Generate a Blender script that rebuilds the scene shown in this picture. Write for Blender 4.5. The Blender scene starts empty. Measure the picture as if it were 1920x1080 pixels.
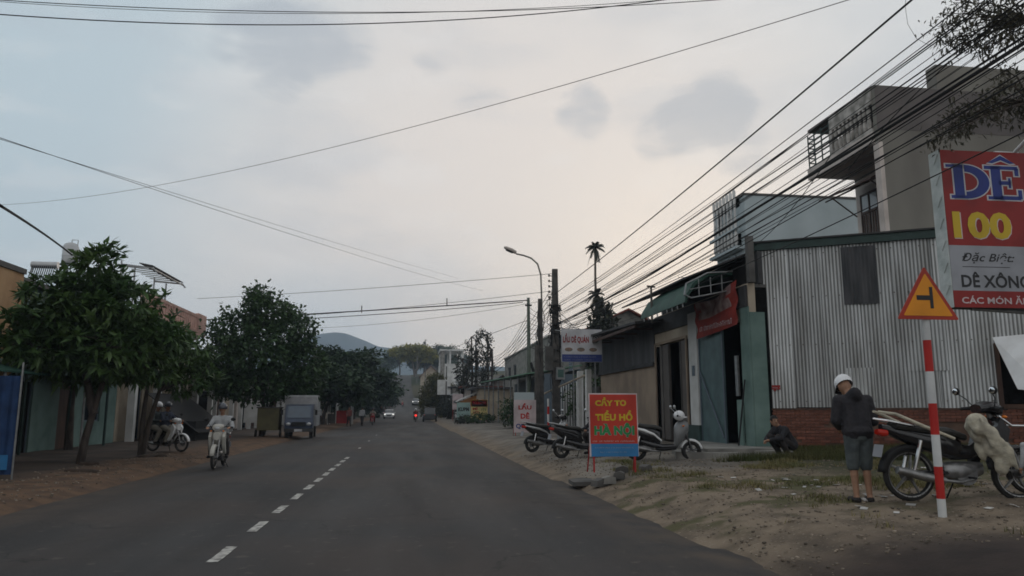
import bpy, bmesh, math, random
import numpy as np
from mathutils import Vector, Matrix, noise

random.seed(7)
rng = np.random.default_rng(7)
S = bpy.context.scene
COL = S.collection
PI = math.pi

# ------------------------------------------------------------ camera
FOC = 1400.0
PH = math.atan(.16286)
PS = math.atan(.13714*math.cos(PH))
CAM = Vector((0, 0, 1.5))
FW = Vector((math.sin(PS)*math.cos(PH), math.cos(PS)*math.cos(PH), math.sin(PH)))
RT = Vector((math.cos(PS), -math.sin(PS), 0))
UP = RT.cross(FW)
cam = bpy.data.cameras.new('camera')
cam_o = bpy.data.objects.new('camera', cam)
COL.objects.link(cam_o)
cam.sensor_width = 36
cam.lens = 36*FOC/1920
cam.clip_start = .05
cam.clip_end = 6000
mw = Matrix((RT, UP, -FW)).transposed().to_4x4()
mw.translation = CAM
cam_o.matrix_world = mw
S.camera = cam_o

def ray(px, py): return FW + RT*((px-960)/FOC) + UP*((540-py)/FOC)
def PY(px, py, Y):
    d = ray(px, py); return CAM + d*(Y/d.y)
def PX(px, py, X):
    d = ray(px, py); return CAM + d*(X/d.x)
def PZ(px, py, z):
    d = ray(px, py); return CAM + d*((z-1.5)/d.z)

# ------------------------------------------------------------ world sky
SUN_EL, SUN_AZ = math.radians(8), math.radians(22)     # azimuth from +Y towards +X
W = bpy.data.worlds.new('World'); S.world = W; W.use_nodes = True
nt = W.node_tree; N = nt.nodes; L = nt.links; N.clear()
out = N.new('ShaderNodeOutputWorld')
sky = N.new('ShaderNodeTexSky'); sky.sky_type = 'NISHITA'; sky.sun_disc = False
sky.sun_elevation = SUN_EL; sky.sun_rotation = SUN_AZ; sky.dust_density = 2.5
bgA = N.new('ShaderNodeBackground'); bgA.inputs[1].default_value = .008
L.new(sky.outputs[0], bgA.inputs[0])
tc = N.new('ShaderNodeTexCoord')
def vdot(v):
    n = N.new('ShaderNodeVectorMath'); n.operation = 'DOT_PRODUCT'
    L.new(tc.outputs['Generated'], n.inputs[0]); n.inputs[1].default_value = Vector(v).normalized(); return n.outputs['Value']
def mrange(s, a, b, c=0., d=1., smooth=True):
    n = N.new('ShaderNodeMapRange'); n.interpolation_type = 'SMOOTHSTEP' if smooth else 'LINEAR'
    L.new(s, n.inputs[0])
    for i, v in enumerate((a, b, c, d)): n.inputs[i+1].default_value = v
    return n.outputs[0]
def wmath(op, a, b):
    n = N.new('ShaderNodeMath'); n.operation = op
    for i, v in enumerate((a, b)):
        if isinstance(v, (int, float)): n.inputs[i].default_value = v
        else: L.new(v, n.inputs[i])
    return n.outputs[0]
def wmix(f, a, b):
    n = N.new('ShaderNodeMix'); n.data_type = 'RGBA'
    L.new(f, n.inputs[0])
    for k, v in ((6, a), (7, b)):
        if isinstance(v, tuple): n.inputs[k].default_value = (*v, 1)
        else: L.new(v, n.inputs[k])
    return n.outputs[2]
GREY = (.69, .70, .70); BLUE = (.50, .60, .655); WARM = (.80, .735, .685); CLOUD = (.47, .51, .56)
# broad uneven tone: bluish towards the left, pale in the middle, warm low down ahead
side = mrange(vdot((-.62, .62, .36)), .66, .99)
c0 = wmix(side, GREY, BLUE)
c1 = wmix(mrange(vdot((math.sin(.15), math.cos(.15), .16)), .84, 1.0), c0, WARM)
lowblue = mrange(vdot((-.13, 1, .06)), .988, 1.0, 0, .75)
c1 = wmix(lowblue, c1, (.56, .62, .67))
mapn = N.new('ShaderNodeMapping'); mapn.inputs['Scale'].default_value = (1, 1, 2.8); L.new(tc.outputs['Generated'], mapn.inputs[0])
nz = N.new('ShaderNodeTexNoise'); nz.inputs['Scale'].default_value = 3.2; nz.inputs['Detail'].default_value = 6
nz.inputs['Roughness'].default_value = .52
L.new(mapn.outputs[0], nz.inputs['Vector'])
nz2 = N.new('ShaderNodeTexNoise'); nz2.inputs['Scale'].default_value = 7.5; nz2.inputs['Roughness'].default_value = .55; nz2.inputs['Detail'].default_value = 5; nz2.inputs['Distortion'].default_value = .4
L.new(mapn.outputs[0], nz2.inputs['Vector'])
soft = mrange(nz.outputs[0], .46, .72, 0, .40)
c2 = wmix(soft, c1, CLOUD)
lite = mrange(nz2.outputs[0], .50, .30, 0, .22)
c2 = wmix(lite, c2, (.86, .84, .82))
# a few darker cloud banks standing where the real ones do
acc = None
for (px, py, inner, outer, k) in ((455, 78, .9998, .9982, .55), (520, 95, .9998, .9968, .75), (590, 80, .9998, .9975, .6), (650, 75, .9998, .9984, .4), (1095, 215, .9999, .9986, .55), (1290, 232, .9998, .9978, .7), (1345, 215, .9998, .9976, .75), (1235, 255, .9999, .9989, .5), (1385, 270, .9998, .9984, .55), (820, 120, .9999, .9988, .4), (905, 190, .9999, .9986, .3)):
    d = ray(px, py).normalized()
    m = mrange(vdot(d), outer, inner)
    m = wmath('MULTIPLY', m, k)
    acc = m if acc is None else wmath('MAXIMUM', acc, m)
wrp = wmath('MULTIPLY', wmath('SUBTRACT', nz2.outputs[0], .5), 1.5)
acc = wmath('ADD', wmath('MULTIPLY', acc, 1.05), wrp)
acc = mrange(acc, .22, .80, 0, .62)
c3 = wmix(acc, c2, (.40, .445, .50))
bgB = N.new('ShaderNodeBackground'); bgB.inputs[1].default_value = 1.0
L.new(c3, bgB.inputs[0])
add = N.new('ShaderNodeAddShader'); L.new(bgA.outputs[0], add.inputs[0]); L.new(bgB.outputs[0], add.inputs[1])
L.new(add.outputs[0], out.inputs[0])

# ------------------------------------------------------------ sun (weak, veiled)
sl = bpy.data.lights.new('sun', 'SUN'); sl.energy = .25; sl.angle = math.radians(25); sl.color = (1, .88, .76)
so = bpy.data.objects.new('sun', sl); COL.objects.link(so)
sd = Vector((math.sin(SUN_AZ)*math.cos(SUN_EL), math.cos(SUN_AZ)*math.cos(SUN_EL), math.sin(SUN_EL)))
so.rotation_euler = sd.to_track_quat('Z', 'Y').to_euler()

S.view_settings.view_transform = 'Standard'; S.view_settings.look = 'None'
S.view_settings.exposure = 0; S.view_settings.gamma = 1; S.view_settings.use_curve_mapping = False
S.render.engine = 'CYCLES'
S.cycles.use_denoising = True
S.cycles.max_bounces = 5; S.cycles.volume_bounces = 1; S.cycles.transparent_max_bounces = 6
S.cycles.filter_width = 1.7

# ------------------------------------------------------------ materials
MATS = {}
def mat(name, c, c2=None, scale=4., rough=.8, bump=0., metal=0., stretch=(1, 1, 1), emit=0., island=0., trans=0., detail=4., lo=.35, hi=.65, spec=.3, bscale=None, objrand=0., alpha=1.):
    """procedural principled material: two colours mixed by noise, optional bump and per-piece variation"""
    if name in MATS: return MATS[name]
    m = bpy.data.materials.new(name); m.use_nodes = True
    t = m.node_tree; n = t.nodes; l = t.links
    b = n['Principled BSDF']
    b.inputs['Roughness'].default_value = rough; b.inputs['Metallic'].default_value = metal
    b.inputs['Specular IOR Level'].default_value = spec
    co = n.new('ShaderNodeTexCoord'); mp = n.new('ShaderNodeMapping'); mp.inputs['Scale'].default_value = stretch
    l.new(co.outputs['Object'], mp.inputs[0])
    z = n.new('ShaderNodeTexNoise'); z.inputs['Scale'].default_value = scale; z.inputs['Detail'].default_value = detail
    l.new(mp.outputs[0], z.inputs['Vector'])
    r = n.new('ShaderNodeMapRange'); r.inputs[1].default_value = lo; r.inputs[2].default_value = hi; l.new(z.outputs[0], r.inputs[0])
    mx = n.new('ShaderNodeMix'); mx.data_type = 'RGBA'; l.new(r.outputs[0], mx.inputs[0])
    if c2 is None: c2 = tuple(v*.82 for v in c)
    mx.inputs[6].default_value = (*c, 1); mx.inputs[7].default_value = (*c2, 1)
    outc = mx.outputs[2]
    if island or objrand:
        if island: g = n.new('ShaderNodeNewGeometry'); src = g.outputs['Random Per Island']; k = island
        else: g = n.new('ShaderNodeObjectInfo'); src = g.outputs['Random']; k = objrand
        mr = n.new('ShaderNodeMapRange'); mr.inputs[3].default_value = 1-k; mr.inputs[4].default_value = 1+k; l.new(src, mr.inputs[0])
        hs = n.new('ShaderNodeHueSaturation'); l.new(mr.outputs[0], hs.inputs['Value']); l.new(outc, hs.inputs['Color']); outc = hs.outputs[0]
    l.new(outc, b.inputs['Base Color'])
    if bump:
        z2 = n.new('ShaderNodeTexNoise'); z2.inputs['Scale'].default_value = bscale or scale*6; z2.inputs['Detail'].default_value = 5
        l.new(co.outputs['Object'], z2.inputs['Vector'])
        bp = n.new('ShaderNodeBump'); bp.inputs['Strength'].default_value = bump; bp.inputs['Distance'].default_value = .03
        l.new(z2.outputs[0], bp.inputs['Height']); l.new(bp.outputs[0], b.inputs['Normal'])
    if emit:
        b.inputs['Emission Color'].default_value = (*c, 1); b.inputs['Emission Strength'].default_value = emit
    if alpha < 1:
        b.inputs['Alpha'].default_value = alpha
    if trans:
        tr = n.new('ShaderNodeBsdfTranslucent'); l.new(outc, tr.inputs[0])
        ms = n.new('ShaderNodeMixShader'); ms.inputs[0].default_value = trans
        l.new(b.outputs[0], ms.inputs[1]); l.new(tr.outputs[0], ms.inputs[2]); l.new(ms.outputs[0], n['Material Output'].inputs[0])
    MATS[name] = m
    return m

M = {}
M['asphalt'] = None
M['paint'] = mat('worn road paint', (.46, .45, .42), (.12, .115, .11), 9, .8, lo=.42, hi=.66)
M['conc'] = mat('weathered concrete', (.26, .25, .23), (.14, .135, .125), 2.2, .9, .3)
M['conc_d'] = mat('dark stained concrete', (.12, .115, .11), (.06, .058, .055), 1.6, .9, .3)
M['pole'] = mat('pole concrete', (.17, .165, .155), (.08, .078, .075), 3, .9, .25, stretch=(2, 2, .6))
M['pole_g'] = mat('greenish pole', (.13, .16, .13), (.08, .09, .075), 3, .8, .2, stretch=(2, 2, .5))
M['pole_d'] = mat('dark pole', (.10, .092, .085), (.05, .048, .045), 3, .9, .2)
M['galv'] = mat('galvanised tube', (.30, .31, .31), (.20, .205, .21), 6, .45, metal=.6)
M['black'] = mat('black rubber', (.015, .015, .016), rough=.7)
M['tyre'] = mat('tyre', (.018, .018, .018), (.03, .028, .026), 8, .85, .2)
M['blackp'] = mat('black paint', (.012, .012, .014), rough=.22, spec=.6)
M['chrome'] = mat('chrome', (.62, .62, .63), rough=.2, metal=1)
M['alu'] = mat('cast alloy', (.28, .28, .28), (.16, .16, .16), 12, .45, metal=.8)
M['whitep'] = mat('white paint gloss', (.72, .73, .74), (.62, .62, .62), 3, .3, spec=.5)
M['silver'] = mat('silver plastic', (.42, .43, .44), rough=.3, metal=.4)
M['redp'] = mat('red paint', (.38, .02, .02), (.26, .02, .02), 5, .45)
M['seat'] = mat('seat vinyl', (.02, .02, .02), (.035, .033, .03), 10, .6)
M['lens_r'] = mat('red lens', (.45, .02, .01), rough=.2)
M['lens_o'] = mat('orange lens', (.6, .16, .02), rough=.2)
M['glass'] = mat('dark glass', (.02, .025, .03), rough=.08, spec=.7)
M['mirror'] = mat('mirror glass', (.85, .86, .88), rough=.04, metal=1)
M['lamp_on'] = mat('lit headlamp', (1, .95, .88), emit=3.2)
M['lamp_red'] = mat('lit tail lamp', (1, .05, .04), emit=1.6)
M['lamp_or'] = mat('lit orange lamp', (1, .36, .06), emit=2.2)
M['wire'] = mat('cable sheath', (.012, .012, .013), rough=.6)
M['wire_g'] = mat('weathered bare wire', (.10, .10, .10), rough=.6)
M['corr_valley'] = mat('corrugation valleys with painted shade', (.27, .275, .275), (.13, .13, .125), 1.3, .7, stretch=(1.6, 1.6, .35), objrand=.2)  # darker iron for the valley faces: groove shade put into the colour
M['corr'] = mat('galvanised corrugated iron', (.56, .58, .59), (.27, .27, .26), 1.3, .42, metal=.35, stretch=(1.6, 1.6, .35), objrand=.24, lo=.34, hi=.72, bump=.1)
M['corr_d'] = mat('dark corrugated iron', (.085, .085, .09), (.045, .044, .045), 1.5, .6, metal=.2, stretch=(2, 2, .3), objrand=.15)
M['roof_d'] = mat('old dark roofing', (.05, .05, .052), (.028, .028, .028), 2, .7)
M['brick'] = mat('rough red brick', (.22, .085, .055), (.12, .055, .042), 5, .9, .4, objrand=.22, island=.0)
M['brick_s'] = mat('rough red bricks', (.20, .075, .05), (.11, .05, .038), 3, .9, .4, island=.28)
M['mortar'] = mat('brick mortar and smeared plaster', (.15, .095, .07), (.095, .062, .048), 2, .95, .4)
M['teal'] = mat('teal painted wall', (.085, .155, .14), (.055, .105, .095), 1.8, .8, .1)
M['teal_l'] = mat('pale teal paint', (.15, .22, .20), (.09, .145, .13), 1.4, .8, .1)
M['tealdoor'] = mat('teal door sheet', (.085, .14, .145), (.055, .09, .095), 2.5, .5)
M['cream'] = mat('cream wall paint', (.42, .36, .28), (.30, .25, .195), 1.1, .85, .1)
M['beige'] = mat('beige wall paint', (.30, .235, .175), (.20, .155, .12), .9, .85, .1)
M['white'] = mat('white wall paint', (.58, .58, .57), (.42, .42, .41), 1.3, .85, .1)
M['pinkw'] = mat('pinkish white wall paint', (.56, .50, .46), (.40, .35, .32), 1.2, .85, .1)
M['greyw'] = mat('unpainted cement render', (.205, .195, .17), (.145, .135, .12), .5, .92, .15, stretch=(1, 1, .5))
M['greyd'] = mat('damp dark cement render', (.13, .115, .11), (.09, .08, .078), .7, .92, .15)
M['bluew'] = mat('blue grey wall paint', (.42, .48, .50), (.33, .385, .40), .5, .85, .08)
M['balus'] = mat('stained white balustrade', (.48, .45, .42), (.20, .19, .17), 3, .9, .15)
M['wood'] = mat('brown wood', (.085, .045, .03), (.045, .026, .02), 3, .6, stretch=(3, 3, .5))
M['green'] = mat('green tarpaulin', (.025, .075, .055), (.016, .05, .038), 2, .6)
M['greenr'] = mat('green painted roofing', (.13, .26, .17), (.09, .17, .12), 1.5, .6)
M['dkgreen'] = mat('dark green steel', (.028, .055, .05), (.018, .035, .032), 3, .5)
M['orangew'] = mat('stained ochre wall', (.52, .34, .19), (.30, .17, .09), 1.4, .9, .2, stretch=(1, 1, .6), lo=.3, hi=.7)
M['pink'] = mat('salmon balcony paint', (.52, .33, .28), (.38, .24, .2), 2, .85)
M['redroof'] = mat('red roof tiles', (.20, .06, .045), (.12, .04, .032), 3, .85, .3)
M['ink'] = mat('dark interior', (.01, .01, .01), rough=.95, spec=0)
M['navy'] = mat('blue door', (.03, .10, .28), (.02, .06, .18), 2, .6)
M['steel_b'] = mat('blue grey steel', (.10, .13, .16), rough=.5)
M['bark'] = mat('bark', (.075, .06, .05), (.035, .028, .025), 6, .95, .5, stretch=(2, 2, .5))
M['barkg'] = mat('pale bark', (.17, .15, .13), (.08, .07, .06), 6, .95, .4, stretch=(2, 2, .5))
M['leaf'] = mat('big dark leaves', (.04, .085, .027), (.075, .125, .036), .9, .5, island=.45, trans=.22, spec=.35)
M['leaf2'] = mat('deep green leaves', (.028, .06, .024), (.048, .086, .03), .8, .55, island=.4, trans=.18)
M['leaf3'] = mat('feathery leaves', (.02, .038, .02), (.032, .056, .025), .5, .7, island=.35, trans=.18)
M['offwhite'] = mat('dusty cream plastic', (.44, .43, .39), (.34, .33, .30), 5, .5)
M['scoot_grey'] = mat('grey scooter paint', (.16, .165, .17), rough=.3, spec=.5)
M['leaf_y'] = mat('yellow green leaves', (.30, .27, .06), (.16, .17, .05), .35, .7, island=.3, trans=.3)
M['leaf_o'] = mat('olive leaves', (.06, .07, .03), (.10, .09, .035), .5, .7, island=.3, trans=.2)
M['leaf_g'] = mat('grey green sparse leaves', (.035, .042, .032), (.05, .055, .04), .8, .7, island=.35, trans=.15)
M['leaf_b'] = mat('dry grey olive leaves', (.085, .078, .055), (.05, .05, .035), 1.5, .7, island=.4, trans=.2)
M['skin'] = mat('skin', (.30, .17, .11), (.25, .14, .09), 8, .6)
M['hair'] = mat('black hair', (.012, .01, .009), rough=.6)
M['jacket'] = mat('black jacket', (.014, .014, .018), (.026, .024, .028), 7, .8, 1., bscale=9, stretch=(1, 1, .5))
M['shorts'] = mat('grey shorts', (.085, .10, .10), (.05, .06, .065), 5, .9, .9, bscale=10)
M['shirt_w'] = mat('pale shirt', (.36, .37, .38), (.27, .28, .29), 6, .9, .2)
M['shirt_b'] = mat('blue grey shirt', (.05, .06, .09), (.035, .04, .06), 6, .9, .2)
M['shirt_r'] = mat('dull red shirt', (.16, .05, .045), rough=.9)
M['trouser'] = mat('dark trousers', (.022, .02, .02), (.035, .03, .03), 5, .9, .2)
M['khaki'] = mat('khaki trousers', (.28, .26, .22), (.20, .19, .16), 5, .9)
M['helmet_w'] = mat('white helmet shell', (.7, .71, .73), rough=.25, spec=.5)
M['helmet_d'] = mat('dark helmet shell', (.05, .055, .07), rough=.25, spec=.5)
M['sack'] = mat('cream woven sack', (.50, .46, .36), (.30, .28, .23), 9, .9, 1., bscale=12)
M['grass'] = mat('verge grass', (.05, .065, .022), (.085, .08, .03), .8, .9, island=.35, trans=.2)
M['drygrass'] = mat('dry grass', (.19, .155, .07), (.10, .105, .04), 1.1, .9, island=.3)
M['pebble'] = mat('pebbles and grit', (.22, .18, .14), (.12, .10, .08), 2, .9, island=.5)
M['litter'] = mat('scraps of litter', (.55, .54, .52), (.35, .34, .33), 3, .9, island=.4)
# print colours for signs
for k, v in dict(p_board=(.44, .035, .018), p_red=(.25, .017, .015), p_red2=(.40, .03, .025), p_yel=(.52, .36, .02), p_blue=(.018, .035, .20), p_white=(.50, .50, .52), p_grey=(.30, .31, .34), p_black=(.02, .02, .022),
                 p_green=(.02, .20, .06), p_sky=(.03, .17, .38), p_orange=(.72, .27, .012), p_signred=(.36, .035, .018), p_pink=(.55, .46, .47), p_navy=(.04, .06, .22), p_ltyel=(.62, .50, .22), p_ltgreen=(.28, .40, .38), p_band=(.55, .56, .56), p_bandr=(.42, .018, .014)).items():
    M[k] = mat('print '+k[2:], v, tuple(a*.62 for a in v), 1.7, .5, lo=.42, hi=.75)

# ------------------------------------------------------------ mesh helpers
class MB:
    def __init__(s): s.v = []; s.f = []; s.m = []
    def add(s, vs, fs, mi=0):
        o = len(s.v); s.v += [tuple(v) for v in vs]
        for f in fs: s.f.append(tuple(i+o for i in f)); s.m.append(mi)
        return s
    def box(s, c, d, rz=0, mi=0, R=None):
        hx, hy, hz = d[0]/2, d[1]/2, d[2]/2
        R = R or Matrix.Rotation(rz, 3, 'Z'); c = Vector(c)
        vs = [c + R @ Vector((x*hx, y*hy, z*hz)) for z in (-1, 1) for y in (-1, 1) for x in (-1, 1)]
        return s.add(vs, [(0, 2, 3, 1), (4, 5, 7, 6), (0, 1, 5, 4), (2, 6, 7, 3), (0, 4, 6, 2), (1, 3, 7, 5)], mi)
    def b2(s, x0, x1, y0, y1, z0, z1, mi=0):
        return s.box(((x0+x1)/2, (y0+y1)/2, (z0+z1)/2), (abs(x1-x0), abs(y1-y0), abs(z1-z0)), 0, mi)
    def tube(s, pts, r, n=8, mi=0, cap=True):
        pts = [Vector(p) for p in pts]; k = len(pts)
        rs = r if isinstance(r, (list, tuple)) else [r]*k
        ref = None; rings = []
        for i, p in enumerate(pts):
            a = pts[max(i-1, 0)]; b = pts[min(i+1, k-1)]
            t = (b-a).normalized()
            if ref is None:
                ref = Vector((0, 0, 1)) if abs(t.z) < .9 else Vector((1, 0, 0))
            u = (ref - t*ref.dot(t)).normalized(); w = t.cross(u); ref = u
            rings.append([p + (u*math.cos(2*PI*j/n) + w*math.sin(2*PI*j/n))*rs[i] for j in range(n)])
        vs = [v for rr in rings for v in rr]; fs = []
        for i in range(k-1):
            for j in range(n):
                fs.append((i*n+j, i*n+(j+1) % n, (i+1)*n+(j+1) % n, (i+1)*n+j))
        if cap: fs += [tuple(range(n-1, -1, -1)), tuple((k-1)*n+j for j in range(n))]
        return s.add(vs, fs, mi)
    def lathe(s, prof, n=20, c=(0, 0, 0), axis='Z', mi=0, close=False):
        c = Vector(c); vs = []; fs = []; k = len(prof)
        for (r, h) in prof:
            for j in range(n):
                a = 2*PI*j/n; x, y = r*math.cos(a), r*math.sin(a)
                v = {'Z': (x, y, h), 'Y': (x, h, y), 'X': (h, x, y)}[axis]; vs.append(c+Vector(v))
        rng_ = range(k) if close else range(k-1)
        for i in rng_:
            i2 = (i+1) % k
            for j in range(n): fs.append((i*n+j, i*n+(j+1) % n, i2*n+(j+1) % n, i2*n+j))
        return s.add(vs, fs, mi)
    def torus(s, R, r, c=(0, 0, 0), axis='Y', n=28, m=8, mi=0, sq=1.):
        return s.lathe([(R + r*math.cos(2*PI*j/m), r*sq*math.sin(2*PI*j/m)) for j in range(m)], n, c, axis, mi, True)
    def prism(s, poly, a0, a1, axis='Y', mi=0):
        """poly of 2-D points extruded along axis between a0 and a1"""
        def V(p, a): return {'Y': (p[0], a, p[1]), 'X': (a, p[0], p[1]), 'Z': (p[0], p[1], a)}[axis]
        n = len(poly); vs = [V(p, a0) for p in poly]+[V(p, a1) for p in poly]
        fs = [tuple(range(n)), tuple(range(2*n-1, n-1, -1))]+[(i, i+n, (i+1) % n+n, (i+1) % n) for i in range(n)]
        return s.add(vs, fs, mi)
    def loft(s, secs, n=12, e=2.6, mi=0):
        """secs: (x, y, z, half-width y, half-height z); superellipse rings along x"""
        vs = []; fs = []
        for (x, y, z, hy, hz) in secs:
            for j in range(n):
                a = 2*PI*j/n; ca, sa = math.cos(a), math.sin(a)
                vs.append((x, y + hy*math.copysign(abs(ca)**(2/e), ca), z + hz*math.copysign(abs(sa)**(2/e), sa)))
        k = len(secs)
        for i in range(k-1):
            for j in range(n): fs.append((i*n+j, (i+1)*n+j, (i+1)*n+(j+1) % n, i*n+(j+1) % n))
        fs += [tuple(range(n)), tuple((k-1)*n+j for j in range(n-1, -1, -1))]
        return s.add(vs, fs, mi)
    def ball(s, c, r, n=12, m=8, mi=0):
        r = Vector(r) if not isinstance(r, (int, float)) else Vector((r, r, r)); c = Vector(c)
        vs = [c+Vector((0, 0, r.z))]
        for i in range(1, m):
            for j in range(n):
                t = PI*i/m; a = 2*PI*j/n
                vs.append(c+Vector((r.x*math.sin(t)*math.cos(a), r.y*math.sin(t)*math.sin(a), r.z*math.cos(t))))
        vs.append(c-Vector((0, 0, r.z))); fs = []
        for j in range(n): fs.append((0, 1+j, 1+(j+1) % n))
        for i in range(m-2):
            for j in range(n): fs.append((1+i*n+j, 1+(i+1)*n+j, 1+(i+1)*n+(j+1) % n, 1+i*n+(j+1) % n))
        b = len(vs)-1
        for j in range(n): fs.append((b, 1+(m-2)*n+(j+1) % n, 1+(m-2)*n+j))
        return s.add(vs, fs, mi)
    def mesh(s, name, mats, smooth=False, fix=True):
        me = bpy.data.meshes.new(name); me.from_pydata(s.v, [], s.f)
        for m_ in (mats if isinstance(mats, (list, tuple)) else [mats]): me.materials.append(m_)
        if any(s.m): me.polygons.foreach_set('material_index', s.m)
        if fix and len(s.f) < 20000:
            bm = bmesh.new(); bm.from_mesh(me); bmesh.ops.recalc_face_normals(bm, faces=bm.faces); bm.to_mesh(me); bm.free()
        if smooth:
            me.polygons.foreach_set('use_smooth', [True]*len(me.polygons))
            try: me.set_sharp_from_angle(angle=math.radians(40))
            except Exception: pass
        me.update(); return me
    def build(s, name, mats, parent=None, smooth=False, loc=None, fix=True):
        o = bpy.data.objects.new(name, s.mesh(name, mats, smooth, fix)); COL.objects.link(o)
        if parent is not None: o.parent = parent
        if loc is not None: o.location = loc
        return o

def tag(o, label=None, cat=None, group=None, kind=None):
    if label: o['label'] = label
    if cat: o['category'] = cat
    if group: o['group'] = group
    if kind: o['kind'] = kind
    return o
def thing(name, label, cat, loc=(0, 0, 0), rz=0, group=None):
    o = bpy.data.objects.new(name, None); COL.objects.link(o); o.empty_display_size = .2
    o.location = loc; o.rotation_euler = (0, 0, rz)
    return tag(o, label, cat, group)
def dup(root, loc, rz, label=None, group=None, sc=None):
    def rec(o, par):
        c = o.copy(); COL.objects.link(c)
        if par is not None: c.parent = par
        for ch in kids.get(o.name, ()): rec(ch, c)
        return c
    kids = {}
    for o in bpy.data.objects:
        if o.parent: kids.setdefault(o.parent.name, []).append(o)
    r = rec(root, None); r.location = loc; r.rotation_euler = (0, 0, rz)
    if sc: r.scale = (sc,)*3
    if label: r['label'] = label
    if group: r['group'] = group
    return r

def lerp(a, b, t): return a+(b-a)*t
def sstep(a, b, x):
    t = min(max((x-a)/(b-a), 0), 1); return t*t*(3-2*t)
def hill(y):
    return 14.0*sstep(135, 285, y) - 26*sstep(310, 700, y)
def roadx(y):                                   # the road bends slightly left up the hill
    return -3.2*sstep(150, 280, y)
def nz2d(x, y, s, seed=0): return noise.noise(Vector((x*s, y*s, seed)))
def ER(y): return float(np.interp(y, (5, 8, 14, 20, 60), (3.72, 3.55, 3.38, 3.24, 3.08)))
def gz(x, y):
    """ground height"""
    h = hill(y); xr = x-roadx(y)
    er = ER(y)
    if xr > er:
        t = xr-er
        z = np.interp(t, (0, .5, .9, 2, 4, 6, 12, 60), (0, .12, .24, .30, .42, .50, .7, 1.5))
    elif xr < -6:
        t = -6-xr
        z = np.interp(t, (0, .4, 1.2, 4, 12, 60), (0, .06, .1, .12, .2, .6))
    else: z = -.06
    return h+float(z)

def textmesh(body, w, h, mt, parent, x, y, z, depth=.0015, bold=0., shear=0., name='lettering', centre=False, keep=False, mirror=False):
    """flat raised print: letters fitted in a w x h box whose lower left corner is (x, z), on the plane y, facing -Y"""
    cu = bpy.data.curves.new(name, 'FONT'); cu.body = body; cu.size = 1; cu.offset = bold; cu.shear = shear; cu.resolution_u = 3
    cu.space_character = 1.0 + bold*.7
    o = bpy.data.objects.new(name, cu); COL.objects.link(o)
    dg = bpy.context.evaluated_depsgraph_get(); me = bpy.data.meshes.new_from_object(o.evaluated_get(dg))
    bpy.data.objects.remove(o); bpy.data.curves.remove(cu)
    n = len(me.vertices); co = np.zeros(n*3, np.float32); me.vertices.foreach_get('co', co); co = co.reshape(-1, 3)
    mn, mx = co.min(0), co.max(0); ex = mx-mn
    sx, sz = w/ex[0], h/ex[1]
    if keep: sx = sz = min(sx, sz)
    x0 = x + ((w-ex[0]*sx)/2 if centre else 0)
    nc = np.stack([(co[:, 0]-mn[0])*sx+x0, np.full(n, y-depth), (co[:, 1]-mn[1])*sz+z], 1).astype(np.float32)
    me.vertices.foreach_set('co', nc.ravel()); me.materials.clear(); me.materials.append(mt); me.update()
    q = bpy.data.objects.new(name, me); COL.objects.link(q); q.parent = parent
    return q
def smudge(x, z, w, h, y, mt, parent, rows=1, seed=1, name='small_print'):
    """lines of print too small to read: rows of letter sized strokes"""
    r = random.Random(seed); mb = MB(); rh = h/rows
    for k in range(rows):
        cx = x; zz = z + k*rh
        while cx < x+w:
            lw = rh*r.uniform(.28, .5); hh = rh*r.uniform(.5, .72)
            if r.random() < .84:
                if r.random() < .5:
                    mb.box((cx+lw*.15, y, zz+hh/2), (lw*.22, .002, hh)); mb.box((cx+lw*.45, y, zz+hh*r.choice((.1, .5, .9))), (lw*.5, .002, hh*.18))
                else: mb.box((cx+lw*.4, y, zz+hh/2), (lw*.24, .002, hh)); mb.box((cx+lw*.4, y, zz+hh*.92), (lw*.7, .0022, hh*.18))
            cx += lw*1.15
    return mb.build(name, mt, parent)
# ============================================================ THE SETTING
def grid_mesh(xs, ys, zf, name, mt, uvdummy=False):
    vs = [(x, y, zf(x, y)) for y in ys for x in xs]; nx = len(xs)
    fs = [(j*nx+i, j*nx+i+1, (j+1)*nx+i+1, (j+1)*nx+i) for j in range(len(ys)-1) for i in range(nx-1)]
    me = bpy.data.meshes.new(name); me.from_pydata(vs, [], fs); me.materials.append(mt)
    me.polygons.foreach_set('use_smooth', [True]*len(fs)); me.update()
    o = bpy.data.objects.new(name, me); COL.objects.link(o); return o

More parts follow.
